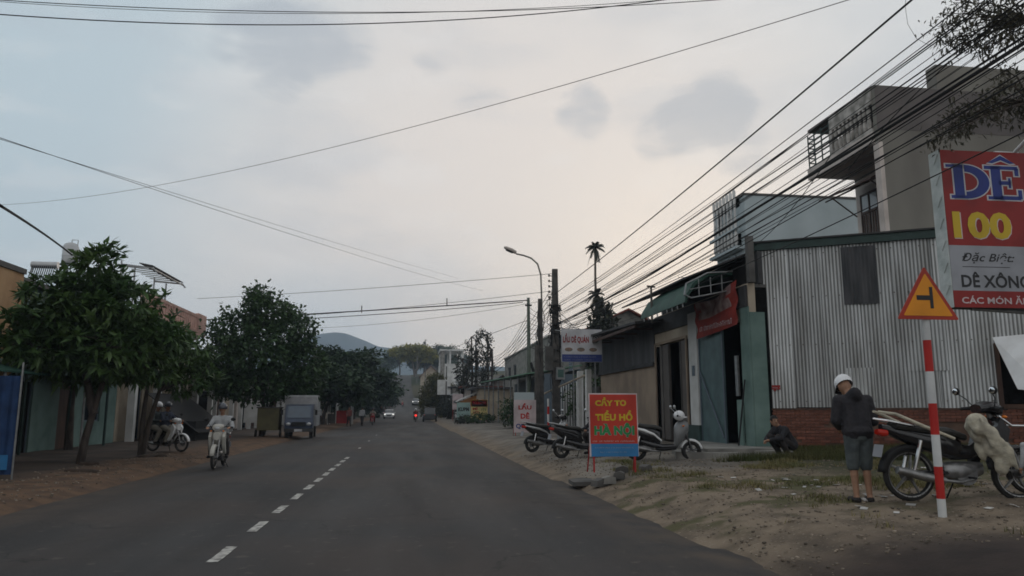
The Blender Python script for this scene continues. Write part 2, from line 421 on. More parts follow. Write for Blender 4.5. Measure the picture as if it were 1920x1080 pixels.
def ground_material():
    m = bpy.data.materials.new('earth, dirt and old concrete'); m.use_nodes = True
    t = m.node_tree; n = t.nodes; l = t.links; b = n['Principled BSDF']; b.inputs['Roughness'].default_value = .95; b.inputs['Specular IOR Level'].default_value = .15
    co = n.new('ShaderNodeTexCoord'); sp = n.new('ShaderNodeSeparateXYZ'); l.new(co.outputs['Object'], sp.inputs[0])
    def noi(s, d=5, st=(1, 1, 1)):
        mp = n.new('ShaderNodeMapping'); mp.inputs['Scale'].default_value = st; l.new(co.outputs['Object'], mp.inputs[0])
        z = n.new('ShaderNodeTexNoise'); z.inputs['Scale'].default_value = s; z.inputs['Detail'].default_value = d; l.new(mp.outputs[0], z.inputs['Vector']); return z.outputs[0]
    def mr(s, a, b_, c=0, d=1):
        q = n.new('ShaderNodeMapRange'); q.interpolation_type = 'SMOOTHSTEP'; l.new(s, q.inputs[0])
        for i, v in enumerate((a, b_, c, d)): q.inputs[i+1].default_value = v
        return q.outputs[0]
    def mth(op, a, b_):
        q = n.new('ShaderNodeMath'); q.operation = op; q.use_clamp = op in ('MULTIPLY',)
        for i, v in enumerate((a, b_)):
            if isinstance(v, (int, float)): q.inputs[i].default_value = v
            else: l.new(v, q.inputs[i])
        return q.outputs[0]
    def mix(f, a, b_):
        q = n.new('ShaderNodeMix'); q.data_type = 'RGBA'; l.new(f, q.inputs[0])
        for k, v in ((6, a), (7, b_)):
            if isinstance(v, tuple): q.inputs[k].default_value = (*v, 1)
            else: l.new(v, q.inputs[k])
        return q.outputs[2]
    wob = mth('MULTIPLY', mth('SUBTRACT', noi(.55), .5), 3.2)
    X = mth('ADD', sp.outputs[0], wob); Yw = mth('ADD', sp.outputs[1], mth('MULTIPLY', wob, 1.6))
    spk = noi(2.2, 8); fine = noi(26, 4)
    dirt = mix(mr(spk, .35, .65), (.205, .162, .12), (.118, .094, .072))
    dirt = mix(mr(fine, .58, .72), dirt, (.26, .22, .17))
    rust = mix(mr(spk, .3, .7), (.135, .085, .055), (.075, .052, .04))
    brown = mix(mr(spk, .3, .7), (.052, .04, .036), (.034, .028, .026))
    conc = mix(mr(noi(.9, 7), .35, .65), (.21, .19, .165), (.12, .108, .095))
    soilg = mix(mr(spk, .3, .7), (.05, .055, .03), (.07, .062, .04))
    # left: a rusty dirt strip along the asphalt, darker worn paving beyond
    left = mix(mr(X, -8.6, -7.2), mix(mr(noi(.7, 6), .4, .6), (.055, .046, .042), (.085, .068, .058)), rust)
    # right: brown soil near the camera, sandy verge, concrete forecourt further off
    right = mix(mr(Yw, 6.2, 8.2), brown, dirt)
    right = mix(mth('MULTIPLY', mr(Yw, 14.0, 15.6), mr(X, 3.2, 4.4)), right, conc)
    gr = mth('MULTIPLY', mr(mth('ADD', sp.outputs[0], mth('MULTIPLY', wob, .4)), 6.4, 8.0), mth('MULTIPLY', mr(Yw, 10.5, 12), mr(Yw, 16.2, 15.4)))
    right = mix(gr, right, soilg)
    right = mix(mth('MULTIPLY', mr(noi(1.1, 6), .5, .62), mth('MULTIPLY', mr(Yw, 8.5, 10), mr(Yw, 15, 13.5))), right, (.085, .08, .042))
    near = mix(mr(sp.outputs[0], -1, 1), left, right)
    far = mix(mr(noi(.03, 6), .4, .6), (.035, .045, .025), (.07, .065, .04))
    c = mix(mr(sp.outputs[1], 110, 170), near, far)
    l.new(c, b.inputs['Base Color'])
    bp = n.new('ShaderNodeBump'); bp.inputs['Strength'].default_value = .6; bp.inputs['Distance'].default_value = .05
    l.new(mth('ADD', mth('MULTIPLY', fine, .35), spk), bp.inputs['Height']); l.new(bp.outputs[0], b.inputs['Normal'])
    return m

def far_gz(x, y):
    h = gz(x, y)
    if y < 120: h += .05*nz2d(x, y, .9, 3)*(abs(x) > 3.3 and not (-6.3 < x < 3.4)) + .03*nz2d(x, y, 2.7, 9)*(not (-6.1 < x < 3.3))
    d = max(abs(x)-9, 0)
    if y > 120: h += min(d, 120)*.03*sstep(120, 300, y)*(1+.6*nz2d(x, y, .02, 5))
    return h
xs = sorted(set([-1500, -900, -500, -300, -180, -120, -80, -60, -45, -35, -28, -22, -18] + [round(v, 2) for v in np.arange(-15, -5.7, .35)] + [-5.9, -5.6, -5, -3, 0, 2.6, 2.95] + [round(v, 2) for v in np.arange(3.1, 13, .22)] + [14, 16, 19, 23, 28, 35, 45, 60, 80, 120, 180, 300, 500, 900, 1500]))
ys = [-40, -25, -12, -5, 0] + [round(v, 2) for v in np.arange(2, 30, .33)] + list(np.arange(30, 60, 1.5)) + list(np.arange(60, 330, 6)) + [340, 380, 430, 500, 600, 750, 900, 1200, 1500, 1950]
ground = grid_mesh(xs, [float(v) for v in ys], far_gz, 'ground', ground_material()); tag(ground, kind='structure')

def asphalt_material():
    m = bpy.data.materials.new('worn asphalt'); m.use_nodes = True
    t = m.node_tree; n = t.nodes; l = t.links; b = n['Principled BSDF']; b.inputs['Specular IOR Level'].default_value = .28
    co = n.new('ShaderNodeTexCoord')
    def noi(s, d, st=(1, 1, 1)):
        mp = n.new('ShaderNodeMapping'); mp.inputs['Scale'].default_value = st; l.new(co.outputs['Object'], mp.inputs[0])
        z = n.new('ShaderNodeTexNoise'); z.inputs['Scale'].default_value = s; z.inputs['Detail'].default_value = d; l.new(mp.outputs[0], z.inputs['Vector']); return z.outputs[0]
    def mr(s, a, b_, c=0, d=1):
        q = n.new('ShaderNodeMapRange'); l.new(s, q.inputs[0])
        for i, v in enumerate((a, b_, c, d)): q.inputs[i+1].default_value = v
        return q.outputs[0]
    def mix(f, a, b_):
        q = n.new('ShaderNodeMix'); q.data_type = 'RGBA'; l.new(f, q.inputs[0])
        for k, v in ((6, a), (7, b_)):
            if isinstance(v, tuple): q.inputs[k].default_value = (*v, 1)
            else: l.new(v, q.inputs[k])
        return q.outputs[2]
    c = mix(mr(noi(1.0, 5, (1.4, .12, 1)), .36, .64), (.036, .034, .035), (.025, .024, .025))     # long streaks of wear along the lanes
    c = mix(mr(noi(.22, 6), .42, .62), c, (.046, .036, .032))
    c = mix(mr(noi(.5, 8, (1, .35, 1)), .56, .66), c, (.026, .025, .026))
    c = mix(mr(noi(5, 6), .62, .72), c, (.07, .062, .054))
    vm = n.new('ShaderNodeVectorMath'); vm.operation = 'ADD'; nn = n.new('ShaderNodeTexNoise'); nn.inputs['Scale'].default_value = 1.3; nn.inputs['Detail'].default_value = 6
    l.new(co.outputs['Object'], nn.inputs['Vector']); l.new(co.outputs['Object'], vm.inputs[0]); l.new(nn.outputs['Color'], vm.inputs[1])
    vo = n.new('ShaderNodeTexVoronoi'); vo.feature = 'DISTANCE_TO_EDGE'; vo.inputs['Scale'].default_value = .42; l.new(vm.outputs[0], vo.inputs['Vector'])
    ck = n.new('ShaderNodeMath'); ck.operation = 'MULTIPLY'; l.new(mr(vo.outputs['Distance'], .0, .012, 1, 0), ck.inputs[0]); l.new(mr(noi(.35, 3), .48, .58), ck.inputs[1])
    c = mix(ck.outputs[0], c, (.014, .013, .013))
    # paler polished wheel tracks and an old darker patch or two
    c = mix(mr(noi(.16, 2, (1, .5, 1)), .60, .615, 0, .55), c, (.022, .021, .022))
    c = mix(mr(noi(90, 2), .60, .78), c, (.10, .095, .088))
    sp = n.new('ShaderNodeSeparateXYZ'); l.new(co.outputs['Object'], sp.inputs[0])
    dust = n.new('ShaderNodeMath'); dust.operation = 'MULTIPLY'; 
    ab = n.new('ShaderNodeMath'); ab.operation = 'ADD'; l.new(sp.outputs[0], ab.inputs[0]); ab.inputs[1].default_value = 1.4
    a2 = n.new('ShaderNodeMath'); a2.operation = 'ABSOLUTE'; l.new(ab.outputs[0], a2.inputs[0])
    l.new(mr(a2.outputs[0], 3.4, 4.7), dust.inputs[0]); l.new(mr(noi(1.6, 7), .35, .65), dust.inputs[1])
    c = mix(dust.outputs[0], c, (.075, .058, .045))
    c = mix(mr(sp.outputs[1], 60, 220), c, (.055, .053, .05))
    l.new(c, b.inputs['Base Color'])
    l.new(mr(noi(.8, 4, (1.2, .15, 1)), .3, .7, .72, .9), b.inputs['Roughness'])
    bp = n.new('ShaderNodeBump'); bp.inputs['Strength'].default_value = .35; bp.inputs['Distance'].default_value = .01
    l.new(noi(70, 3), bp.inputs['Height']); l.new(bp.outputs[0], b.inputs['Normal'])
    return m
def road_pts():
    ys = [float(v) for v in list(np.arange(-35, 0, 2.5))+list(np.arange(0, 50, .3))+list(np.arange(50, 130, 2))+list(np.arange(130, 345, 4))]
    vs = []; fs = []; nx = 9
    for y in ys:
        el = -6.0 + .16*nz2d(0, y, .55, 1)+.07*nz2d(0, y, 2.3, 2); er = ER(y)+.06 + .13*nz2d(9, y, .6, 4)+.07*nz2d(9, y, 2.6, 5)
        for i in range(nx):
            t = i/(nx-1); x = lerp(el, er, t)
            vs.append((x+roadx(y), y, hill(y)+.012*(1-(2*t-1)**2)+(-.05 if i in (0, nx-1) else 0)))
    for j in range(len(ys)-1):
        for i in range(nx-1): fs.append((j*nx+i, j*nx+i+1, (j+1)*nx+i+1, (j+1)*nx+i))
    me = bpy.data.meshes.new('road'); me.from_pydata(vs, [], fs); me.materials.append(asphalt_material())
    me.polygons.foreach_set('use_smooth', [True]*len(fs)); me.update()
    o = bpy.data.objects.new('road', me); COL.objects.link(o); return tag(o, kind='structure')
road = road_pts()
# centre dashes
yy = [8.02-1.84*2, 8.02-1.84, 8.02, 9.9, 11.6, 13.3, 14.9, 16.4, 17.9, 19.3, 20.8, 22.3, 23.8, 30, 36.8, 45]
for i, y in enumerate(yy):
    ln = .86 if y < 25 else .7; k = 5; w = .06 if y < 25 else .045
    vs = []; fs = []
    for j in range(k+1):
        t = j/k; a = .018*nz2d(y, t*3, 1.7, 3)
        vs += [(-1.90-w+a, y+ln*t, .0175), (-1.90+w+a*.5, y+ln*t, .0175)]
    fs = [(2*j, 2*j+1, 2*j+3, 2*j+2) for j in range(k)]
    MB().add(vs, fs).build('lane_dash', M['paint'], road)
# sparse litter of the gutter drain on the right
mb = MB(); mb.prism([(3.2, 14.7), (3.62, 14.8), (3.75, 15.5), (3.6, 15.7), (3.25, 15.4)], .02, .10, 'Z')
# concrete forecourt slab with its broken ramp in front of the shop
slab = MB()
slab.prism([(6.9, 17.0), (8.7, 16.9), (9.0, 18.2), (8.6, 21.4), (7.6, 21.2), (6.6, 18.6)], .3, .60, 'Z')
slab.prism([(8.75, 17.35), (7.2, 16.5), (6.2, 17.2), (6.7, 18.8)], .3, .525, 'Z')
slab.prism([(7.9, 16.7), (8.7, 16.4), (9.2, 17.5), (8.6, 17.7)], .3, .56, 'Z')
o = slab.build('forecourt_slab', M['conc']); tag(o, kind='structure')
o = mb.build('drain_cover', M['conc_d']); tag(o, 'small dark concrete gutter cover at the road edge before the red board', 'drain cover')

# far mountain ridge
def hills():
    def prof(px):
        return np.interp(px, (-600, 200, 480, 560, 600, 625, 650, 680, 705, 745, 790, 840, 900, 1100, 1500, 2400), (700, 690, 668, 642, 631, 628, 631, 642, 652, 659, 676, 682, 688, 690, 700, 720))
    vs = []; fs = []; cols = list(range(-600, 2401, 12)); rows = [1150, 1250, 1350, 1450, 1520, 1600, 1750]
    for k, Y in enumerate(rows):
        f = (0, .25, .55, .85, 1, .8, .0)[k]
        for px in cols:
            X = PY(px, 700, 1520).x; z = (768-prof(px))*1520/FOC+1.5
            z *= 1+.016*noise.fractal(Vector((px*.02, k*.8, 2)), 1, 2, 4)
            vs.append((X+6*nz2d(px, Y, .01, 2), Y, -14+(z+14)*f*(1+.1*(0 if k == 4 else nz2d(px, Y, .03, 8)))))
    nx = len(cols)
    for j in range(len(rows)-1):
        for i in range(nx-1): fs.append((j*nx+i, j*nx+i+1, (j+1)*nx+i+1, (j+1)*nx+i))
    o = MB().add(vs, fs).build('hills', mat('forested hillside', (.025, .045, .05), (.045, .062, .06), .012, .95, detail=8), smooth=True)
    tag(o, kind='structure')
hills()

# ============================================================ building helpers
def wall(mb, p0, p1, z0, z1, th=.16, op=(), mi=0):
    """upright wall from p0 to p1 (xy) with rectangular openings (u0, u1, zb, zt) left out; thickness goes to the left of p0->p1"""
    p0, p1 = Vector(p0), Vector(p1); d = (p1-p0); Ln = d.length; d.normalize(); a = math.atan2(d.y, d.x); nrm = Vector((-d.y, d.x))
    def seg(u0, u1, a0, a1):
        if u1-u0 < 1e-4 or a1-a0 < 1e-4: return
        c = p0+d*((u0+u1)/2)+nrm*th/2
        mb.box((c.x, c.y, (a0+a1)/2), (u1-u0, th, a1-a0), a, mi)
    ops = sorted(op); u = 0
    for (u0, u1, zb, zt) in ops:
        seg(u, u0, z0, z1); seg(u0, u1, z0, zb); seg(u0, u1, zt, z1); u = u1
    seg(u, Ln, z0, z1)
    return mb
def house(name, label, cat, x0, x1, y0, y1, z0, z1, wm, side='W', openings=(), roofm=None, over=.3, rooft=.15, group=None, th=.2, roofz=None, frames='steel_b', panes='glass'):
    """simple block house; side = which facade ('W' faces -X, 'E' faces +X) has the openings (u along +Y, z above z0)"""
    t = thing(name, label, cat, ((x0+x1)/2, (y0+y1)/2, z0), 0, group); ox, oy = (x0+x1)/2, (y0+y1)/2; H = z1-z0
    hx, hy = (x1-x0)/2, (y1-y0)/2
    mb = MB()
    o_ = [(a, b, c, d) for (a, b, c, d, *r) in openings]
    if side == 'W':
        wall(mb, (-hx, -hy), (-hx, hy), 0, H, -th, o_); wall(mb, (hx-.002, -hy), (hx-.002, hy), 0, H, th)
    else:
        wall(mb, (hx, -hy), (hx, hy), 0, H, th, o_); wall(mb, (-hx, -hy), (-hx, hy), 0, H, -th)
    mb.b2(-hx+th, hx-th, -hy, -hy+th, 0, H-.003); mb.b2(-hx+th, hx-th, hy-th, hy, 0, H-.003)
    mb.build('wall', M[wm], t)
    MB().b2(-hx-over, hx+over, -hy-over*.5, hy+over*.5, H+.002, H+rooft).build('roof', M[roofm or wm], t)
    sx = -1 if side == 'W' else 1
    for q in openings:
        a, b, c, d = q[:4]; kd = q[4] if len(q) > 4 else 'window'
        X = sx*(hx-.10)
        if side == 'E' : pass
        f = MB(); w_ = .06
        f.b2(X-.04, X+.04, -hy+a, -hy+a+w_, c, d); f.b2(X-.04, X+.04, -hy+b-w_, -hy+b, c, d)
        f.b2(X-.038, X+.038, -hy+a+w_, -hy+b-w_, d-w_, d); f.b2(X-.038, X+.038, -hy+a+w_, -hy+b-w_, c, c+w_)
        fo = f.build(kd, M[frames], t)
        MB().b2(X-.012, X+.012, -hy+a+w_, -hy+b-w_, c+w_, d-w_).build('pane' if kd == 'window' else 'panel', M[panes] if kd == 'window' else M[q[5] if len(q) > 5 else 'wood'], fo)
    return t
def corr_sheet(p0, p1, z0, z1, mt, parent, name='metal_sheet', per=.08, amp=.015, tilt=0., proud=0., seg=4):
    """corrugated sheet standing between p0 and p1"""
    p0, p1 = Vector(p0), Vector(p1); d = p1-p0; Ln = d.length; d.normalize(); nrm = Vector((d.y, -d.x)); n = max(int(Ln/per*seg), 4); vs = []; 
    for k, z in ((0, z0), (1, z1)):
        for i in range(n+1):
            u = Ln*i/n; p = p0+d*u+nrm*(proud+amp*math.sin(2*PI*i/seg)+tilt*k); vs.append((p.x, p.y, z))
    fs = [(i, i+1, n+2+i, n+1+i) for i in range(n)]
    g = M['corr_valley'] if mt is M['corr'] else mt
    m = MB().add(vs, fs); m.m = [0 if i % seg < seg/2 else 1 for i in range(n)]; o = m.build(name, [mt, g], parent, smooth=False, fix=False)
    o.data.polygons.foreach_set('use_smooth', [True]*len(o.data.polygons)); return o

# ============================================================ RIGHT SIDE
# --- corrugated iron workshop -------------------------------------------------
A_ = Vector((8.84, 18.02)); B_ = Vector((13.28, 15.5)); dAB = (B_-A_).normalized(); LAB = (B_-A_).length
D_ = B_+dAB*3.4
ws = thing('workshop', 'corrugated grey iron workshop wall with dark green trim on a rough red brick base', 'workshop', (A_.x, A_.y, 0))
def WL(u, off=0.):            # point along the wall, local to the workshop; off towards the camera
    p = dAB*u + Vector((dAB.y, -dAB.x))*off; return (p.x, p.y)
# brick base: three lowest visible rows of separate bricks along the top edge where they can be picked out, the rest joined
mb = MB(); a = math.atan2(dAB.y, dAB.x)
c = WL(LAB/2+1.7, -.12); mb.box((c[0], c[1], .85), (LAB+3.4, .2, 1.35), a); mb.build('brick_wall_core', M['mortar'], ws)
r = random.Random(3); bl = .205; bh = .062; gap = .012
stuff = MB(); proto = [None]
rows = int(1.12/(bh+gap)); nbr = 0
for j in range(rows):
    z = .41+j*(bh+gap)+bh/2; u = -.02+(bl/2 if j % 2 else 0)
    while u < LAB+3.3:
        n_ = nz2d(u*1.0, z*1.8, 1.3, 12)
        if n_ > .20 and z < 1.25: u += bl+gap; continue      # smeared plaster covers some bricks
        off = -.012+.010*r.random(); cc = WL(u+bl/2, off)
        if nbr < 290 and j >= rows-9 and u < 6.4:
            if proto[0] is None:
                proto[0] = MB().box((0, 0, 0), (bl, .05, bh)).mesh('brick', M['brick'])
            o = bpy.data.objects.new('brick', proto[0]); COL.objects.link(o); o.parent = ws
            o.location = (cc[0], cc[1], z); o.rotation_euler = (r.uniform(-.02, .02), r.uniform(-.01, .01), a+r.uniform(-.02, .02)); nbr += 1
        else: stuff.box((cc[0], cc[1], z), (bl, .05, bh), a+r.uniform(-.02, .02))
        u += bl+gap
tag(stuff.build('lower_bricks', M['brick_s'], ws), kind='stuff')
# corrugated sheets
edges = [0]; r = random.Random(5)
while edges[-1] < LAB-.5: edges.append(edges[-1]+r.uniform(.62, .84))
edges[-1] = LAB
for i in range(len(edges)-1):
    u0, u1 = edges[i]-.02, edges[i+1]+.03
    pr_ = (.006 if i % 2 else .026)
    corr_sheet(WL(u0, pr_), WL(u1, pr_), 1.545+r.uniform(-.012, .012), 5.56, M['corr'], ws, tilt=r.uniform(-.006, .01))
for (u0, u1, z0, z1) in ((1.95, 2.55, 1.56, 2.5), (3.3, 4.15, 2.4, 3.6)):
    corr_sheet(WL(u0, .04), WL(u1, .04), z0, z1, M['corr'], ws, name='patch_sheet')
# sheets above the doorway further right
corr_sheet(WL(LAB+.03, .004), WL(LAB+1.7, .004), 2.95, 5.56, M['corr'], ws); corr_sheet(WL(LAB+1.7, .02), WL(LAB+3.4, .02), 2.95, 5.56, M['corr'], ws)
mb = MB(); c0, c1 = WL(2.02, .045), WL(2.80, .045)     # blackened sheet let into the wall
corr_sheet(c0, c1, 4.05, 5.5, mat('blackened iron', (.035, .038, .042), (.075, .075, .08), 2, .5, metal=.3, stretch=(3, 3, .4)), ws, name='dark_sheet')
mb = MB(); c = WL(LAB/2+1.6, .03); mb.box((c[0], c[1], 5.66), (LAB+3.5, .16, .19), a); mb.build('roof_trim', M['dkgreen'], ws)
mb = MB(); c = WL(LAB/2, .0); mb.box((c[0], c[1]+0, 1.512), (LAB, .06, .05), a); mb.build('sill_rail', M['wood'], ws)
for k in range(24):            # nail heads in two rows
    pass
mb = MB()
for zz in (1.7, 3.1, 4.3, 5.4):
    u = .1
    while u < LAB: c = WL(u, .042); mb.box((c[0], c[1], zz), (.022, .02, .022), a); u += .304
tag(mb.build('roofing_nails', M['wood'], ws), kind='stuff')
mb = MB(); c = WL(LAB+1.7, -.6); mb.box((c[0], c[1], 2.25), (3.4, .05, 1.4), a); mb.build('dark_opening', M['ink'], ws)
mb = MB(); c = WL(LAB+.02, .04); mb.box((c[0], c[1], 2.28), (.09, .09, 1.44), a); c = WL(LAB+1.7, -.0); mb.box((c[0], c[1], 1.57), (3.3, .12, .1), a); mb.build('window_frame', M['wood'], ws)
# roof sheet sloping away and the rear of the shed
mb = MB(); q = [WL(-.1, .16), WL(LAB+3.6, .16), WL(LAB+3.6, -9), WL(-.1, -9)]
mb.add([(q[0][0], q[0][1], 5.76), (q[1][0], q[1][1], 5.76), (q[2][0], q[2][1], 5.2), (q[3][0], q[3][1], 5.2)]+[(q[0][0], q[0][1], 5.80), (q[1][0], q[1][1], 5.80), (q[2][0], q[2][1], 5.24), (q[3][0], q[3][1], 5.24)],
       [(0, 1, 2, 3), (4, 7, 6, 5), (0, 4, 5, 1), (1, 5, 6, 2), (2, 6, 7, 3), (3, 7, 4, 0)]); mb.build('roof', M['roof_d'], ws)
# pale rigid flap propped over the opening
fl = MB(); P1 = Vector(PY(1862, 634, 15.2))-Vector((A_.x, A_.y, 0)); P2 = Vector(PY(1925, 628, 14.6))-Vector((A_.x, A_.y, 0)); P3 = Vector(PY(1965, 735, 13.6))-Vector((A_.x, A_.y, 0)); P4 = Vector(PY(1909, 730, 14.2))-Vector((A_.x, A_.y, 0))
k = Vector((0, .02, .02)); fl.add([P1, P2, P3, P4, P1+k, P2+k, P3+k, P4+k], [(0, 1, 2, 3), (4, 7, 6, 5), (0, 4, 5, 1), (1, 5, 6, 2), (2, 6, 7, 3), (3, 7, 4, 0)]).build('window_flap', M['whitep'], ws)
# small red arrow sticker on the wall
st = MB(); c = WL(.32, .06); st.box((c[0], c[1], 2.05), (.20, .012, .11), a); st.prism([(-.05, 0), (.03, 0), (-.03, -.06)], -.006, .006)
st2 = MB(); st2.box((0, 0, 0), (.20, .012, .11)); st2.prism([(-.06, -.055), (.02, -.055), (-.04, -.11)], -.006, .006)
s_ = thing('small_sign', 'tiny red speech bubble plate nailed to the left end of the corrugated wall', 'sign', (A_.x+c[0], A_.y+c[1], 2.05), a)
st2.build('plate', M['p_red'], s_); smudge(-.08, -.028, .16, .05, -.009, M['p_white'], s_)

# --- shop with the green awning ----------------------------------------------
FX = 8.5
sh = thing('shop_house', 'open fronted teal shop with white pillar, red banner and green rolled awning', 'shop', (FX, 18.2, .5))
H0 = 3.15
mb = MB(); wall(mb, (0, -.35), (0, 7.1), 0, 4.2, -.18, [(.5, 3.35, 0, 3.3), (4.1, 7.0, 0, 3.2)]); mb.build('front_wall', M['cream'], sh)
MB().b2(-.04, -.005, -.36, .14, 0, 3.6).build('teal_corner_panel', M['teal_l'], sh)
mb = MB(); mb.b2(.0, .40, -.37, -.33, 0, 3.45); mb.build('side_wall', M['teal_l'], sh)
MB().b2(-.09, .17, 3.05, 3.7, 0.55, 3.9).build('pillar', M['white'], sh)
MB().b2(-.13, .19, 2.98, 3.9, 0, .55).build('pillar_plinth', M['dkgreen'], sh)
MB().b2(-.12, -.085, 3.25, 3.42, 2.0, 2.3).build('switch_box', M['steel_b'], sh)
# interior
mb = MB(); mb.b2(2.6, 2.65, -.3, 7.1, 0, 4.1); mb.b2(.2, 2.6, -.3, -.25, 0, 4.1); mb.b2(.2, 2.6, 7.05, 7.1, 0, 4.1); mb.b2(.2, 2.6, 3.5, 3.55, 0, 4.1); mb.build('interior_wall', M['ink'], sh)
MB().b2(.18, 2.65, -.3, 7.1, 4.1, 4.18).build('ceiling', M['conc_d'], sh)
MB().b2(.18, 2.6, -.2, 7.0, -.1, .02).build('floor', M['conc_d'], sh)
# teal sheet door, folded back, with a diagonal brace and a frame
d = MB(); d.b2(-.02, .02, 1.32, 3.02, .05, 3.2); do = d.build('teal_door', M['tealdoor'], sh)
mb = MB(); mb.b2(-.05, -.022, 1.30, 1.37, .05, 3.2); mb.b2(-.05, -.022, 2.97, 3.03, .05, 3.2); mb.tube([(-.055, 1.42, .25), (-.055, 2.95, 2.1)], .025, 6); mb.build('door_brace', M['steel_b'], do)
MB().b2(-.10, -.06, .12, .42, .05, 1.25).build('leaning_board', M['teal_l'], sh)
pl = MB(); pl.tube([(-.28, .05, .03), (-.1, -.12, 1.75)], .022, 6); o = pl.build('pole_stick', M['black'], None); o.location = (FX, 18.2, .5); tag(o, 'thin dark stick leaning on the pale teal corner of the shop', 'stick')
MB().b2(-.02, .03, .46, .62, 1.35, 2.4).build('notice_frame', M['galv'], sh)
# brown double door of the second opening, half open
dm = MB(); dm.b2(-.0, .05, 5.7, 7.0, .02, 3.15); dm.b2(-.0, .05, 4.1, 4.62, .02, 3.15); o = dm.build('folding_door', mat('taupe door sheet', (.10, .085, .075), (.07, .06, .055), 2, .6), sh)
mb = MB(); 
for q in (4.6, 5.72, 6.35): mb.b2(-.03, .0, q, q+.05, .02, 3.15)
mb.build('door_stile', M['conc_d'], o)
MB().b2(-.05, -.002, 4.02, 4.1, 0, 3.2).b2(-.05, -.002, 7.0, 7.08, 0, 3.2).b2(-.05, -.002, 4.02, 7.08, 3.2, 3.28).build('door_frame', M['beige'], sh)
# fascia over the openings
MB().b2(-.06, .0, -.3, 7.1, 3.6, 4.15).build('fascia', M['roof_d'], sh)
# green rolled awning with side truss
aw = MB(); y0, y1 = .55, 4.4
prof = [(-.0, 4.75), (-.25, 4.80), (-.7, 4.72), (-1.1, 4.45), (-1.32, 4.1), (-1.36, 3.92), (-1.30, 3.92), (-1.26, 4.07), (-1.05, 4.38), (-.68, 4.64), (-.25, 4.72), (0, 4.68)]
prof = [(x, z-.12) for x, z in prof]
aw.prism(prof, y0, y1); awo = aw.build('awning', M['green'], sh, smooth=True)
mb = MB()
for yy_ in (y0-.03, y0+.02):
    mb.tube([(0, yy_, 4.16), (-1.18, yy_, 3.92), (-1.36, yy_, 4.0), (-1.30, yy_, 4.3), (-.7, yy_, 4.6), (0, yy_, 4.66)], .022, 6)
for x in (-.3, -.62, -.95): mb.tube([(x, y0, 4.10+x*.17+.02), (x, y0, 4.6+x*.18)], .016, 6)
mb.tube([(-1.30, y0, 3.85), (-1.30, y1, 3.85)], .02, 6); mb.tube([(0, y0, 4.4), (-1.2, y0, 4.15)], .014, 6)
for k in range(9): mb.tube([(-1.34, y0+.2+k*.42, 3.8), (-1.33, y0+.2+k*.42, 3.70)], .018, 5)
mb.build('awning_frame', M['galv'], awo)
# dark roof sheet above it
mb = MB(); vs = [(.45, -.25, 5.12), (-1.15, 1.3, 4.52), (-1.15, 7.2, 4.52), (.45, 7.2, 5.12)]; mb.add(vs+[(x, y, z+.05) for x, y, z in vs], [(0, 1, 2, 3), (4, 7, 6, 5), (0, 4, 5, 1), (1, 5, 6, 2), (2, 6, 7, 3), (3, 7, 4, 0)])
mb.build('roof', M['roof_d'], sh)
mb = MB(); mb.b2(.3, .42, -.34, 7.1, 4.2, 5.05); mb.build('gable_wall', M['roof_d'], sh)
MB().b2(-.02, .14, -.5, -.34, 4.2, 5.4).build('corner_post', M['conc_d'], sh)
# pole standing on the awning
mb = MB(); mb.tube([(-1.25, 3.6, 3.6), (-1.25, 3.6, 4.75)], .035, 6); mb.box((-1.25, 3.6, 4.72), (.3, .05, .05), .4); mb.build('awning_post', M['pole_d'], awo)
# banner
bn = thing('banner', 'sagging red and white cloth banner strung over the teal shop doorway', 'banner', (FX-.16, 18.25, 3.5))
def banner():
    nx, nz = 22, 14; vs = []; fs = []; mi = []
    for j in range(nz+1):
        for i in range(nx+1):
            u, v = i/nx, j/nz
            top = 1.32 + .10*(1-u) - .35*math.sin(PI*u)**1.0*(1-.2*u)*.55
            z = lerp(.04*u, top*.82, v); x = .07*math.sin(u*9+v*3)*v + .03*math.sin(v*14+u*4)
            vs.append((x - .0, u*2.72, z+.18*(1-u)))
    for j in range(nz):
        for i in range(nx):
            fs.append((j*(nx+1)+i, j*(nx+1)+i+1, (j+1)*(nx+1)+i+1, (j+1)*(nx+1)+i))
    m = MB().add([Vector(v) for v in vs], fs); 
    for q in range(len(fs)):
        j, i = divmod(q, nx); u = i/nx
        m.m[q] = 0 if (j < 7 or u > .93 or u < .05) else (1 if 7 <= j < 12 and .12 < u < .9 and (j-7) < 5*math.sin(PI*u)+.5 else 0)
        if j >= 11 and .08 < u < .92: m.m[q] = 1
    o = m.build('cloth', [mat('red banner cloth', (.26, .035, .025), (.19, .03, .025), 3, .8), mat('faded banner centre', (.30, .24, .23), (.14, .07, .07), 3, .8)], bn, smooth=True)
    sm = smudge(.15, .22, 2.2, .2, 0, M['p_pink'], bn, 1, 4)
    sm.location = (-.07, 2.5, 0); sm.rotation_euler = (0, 0, -PI/2)
banner()

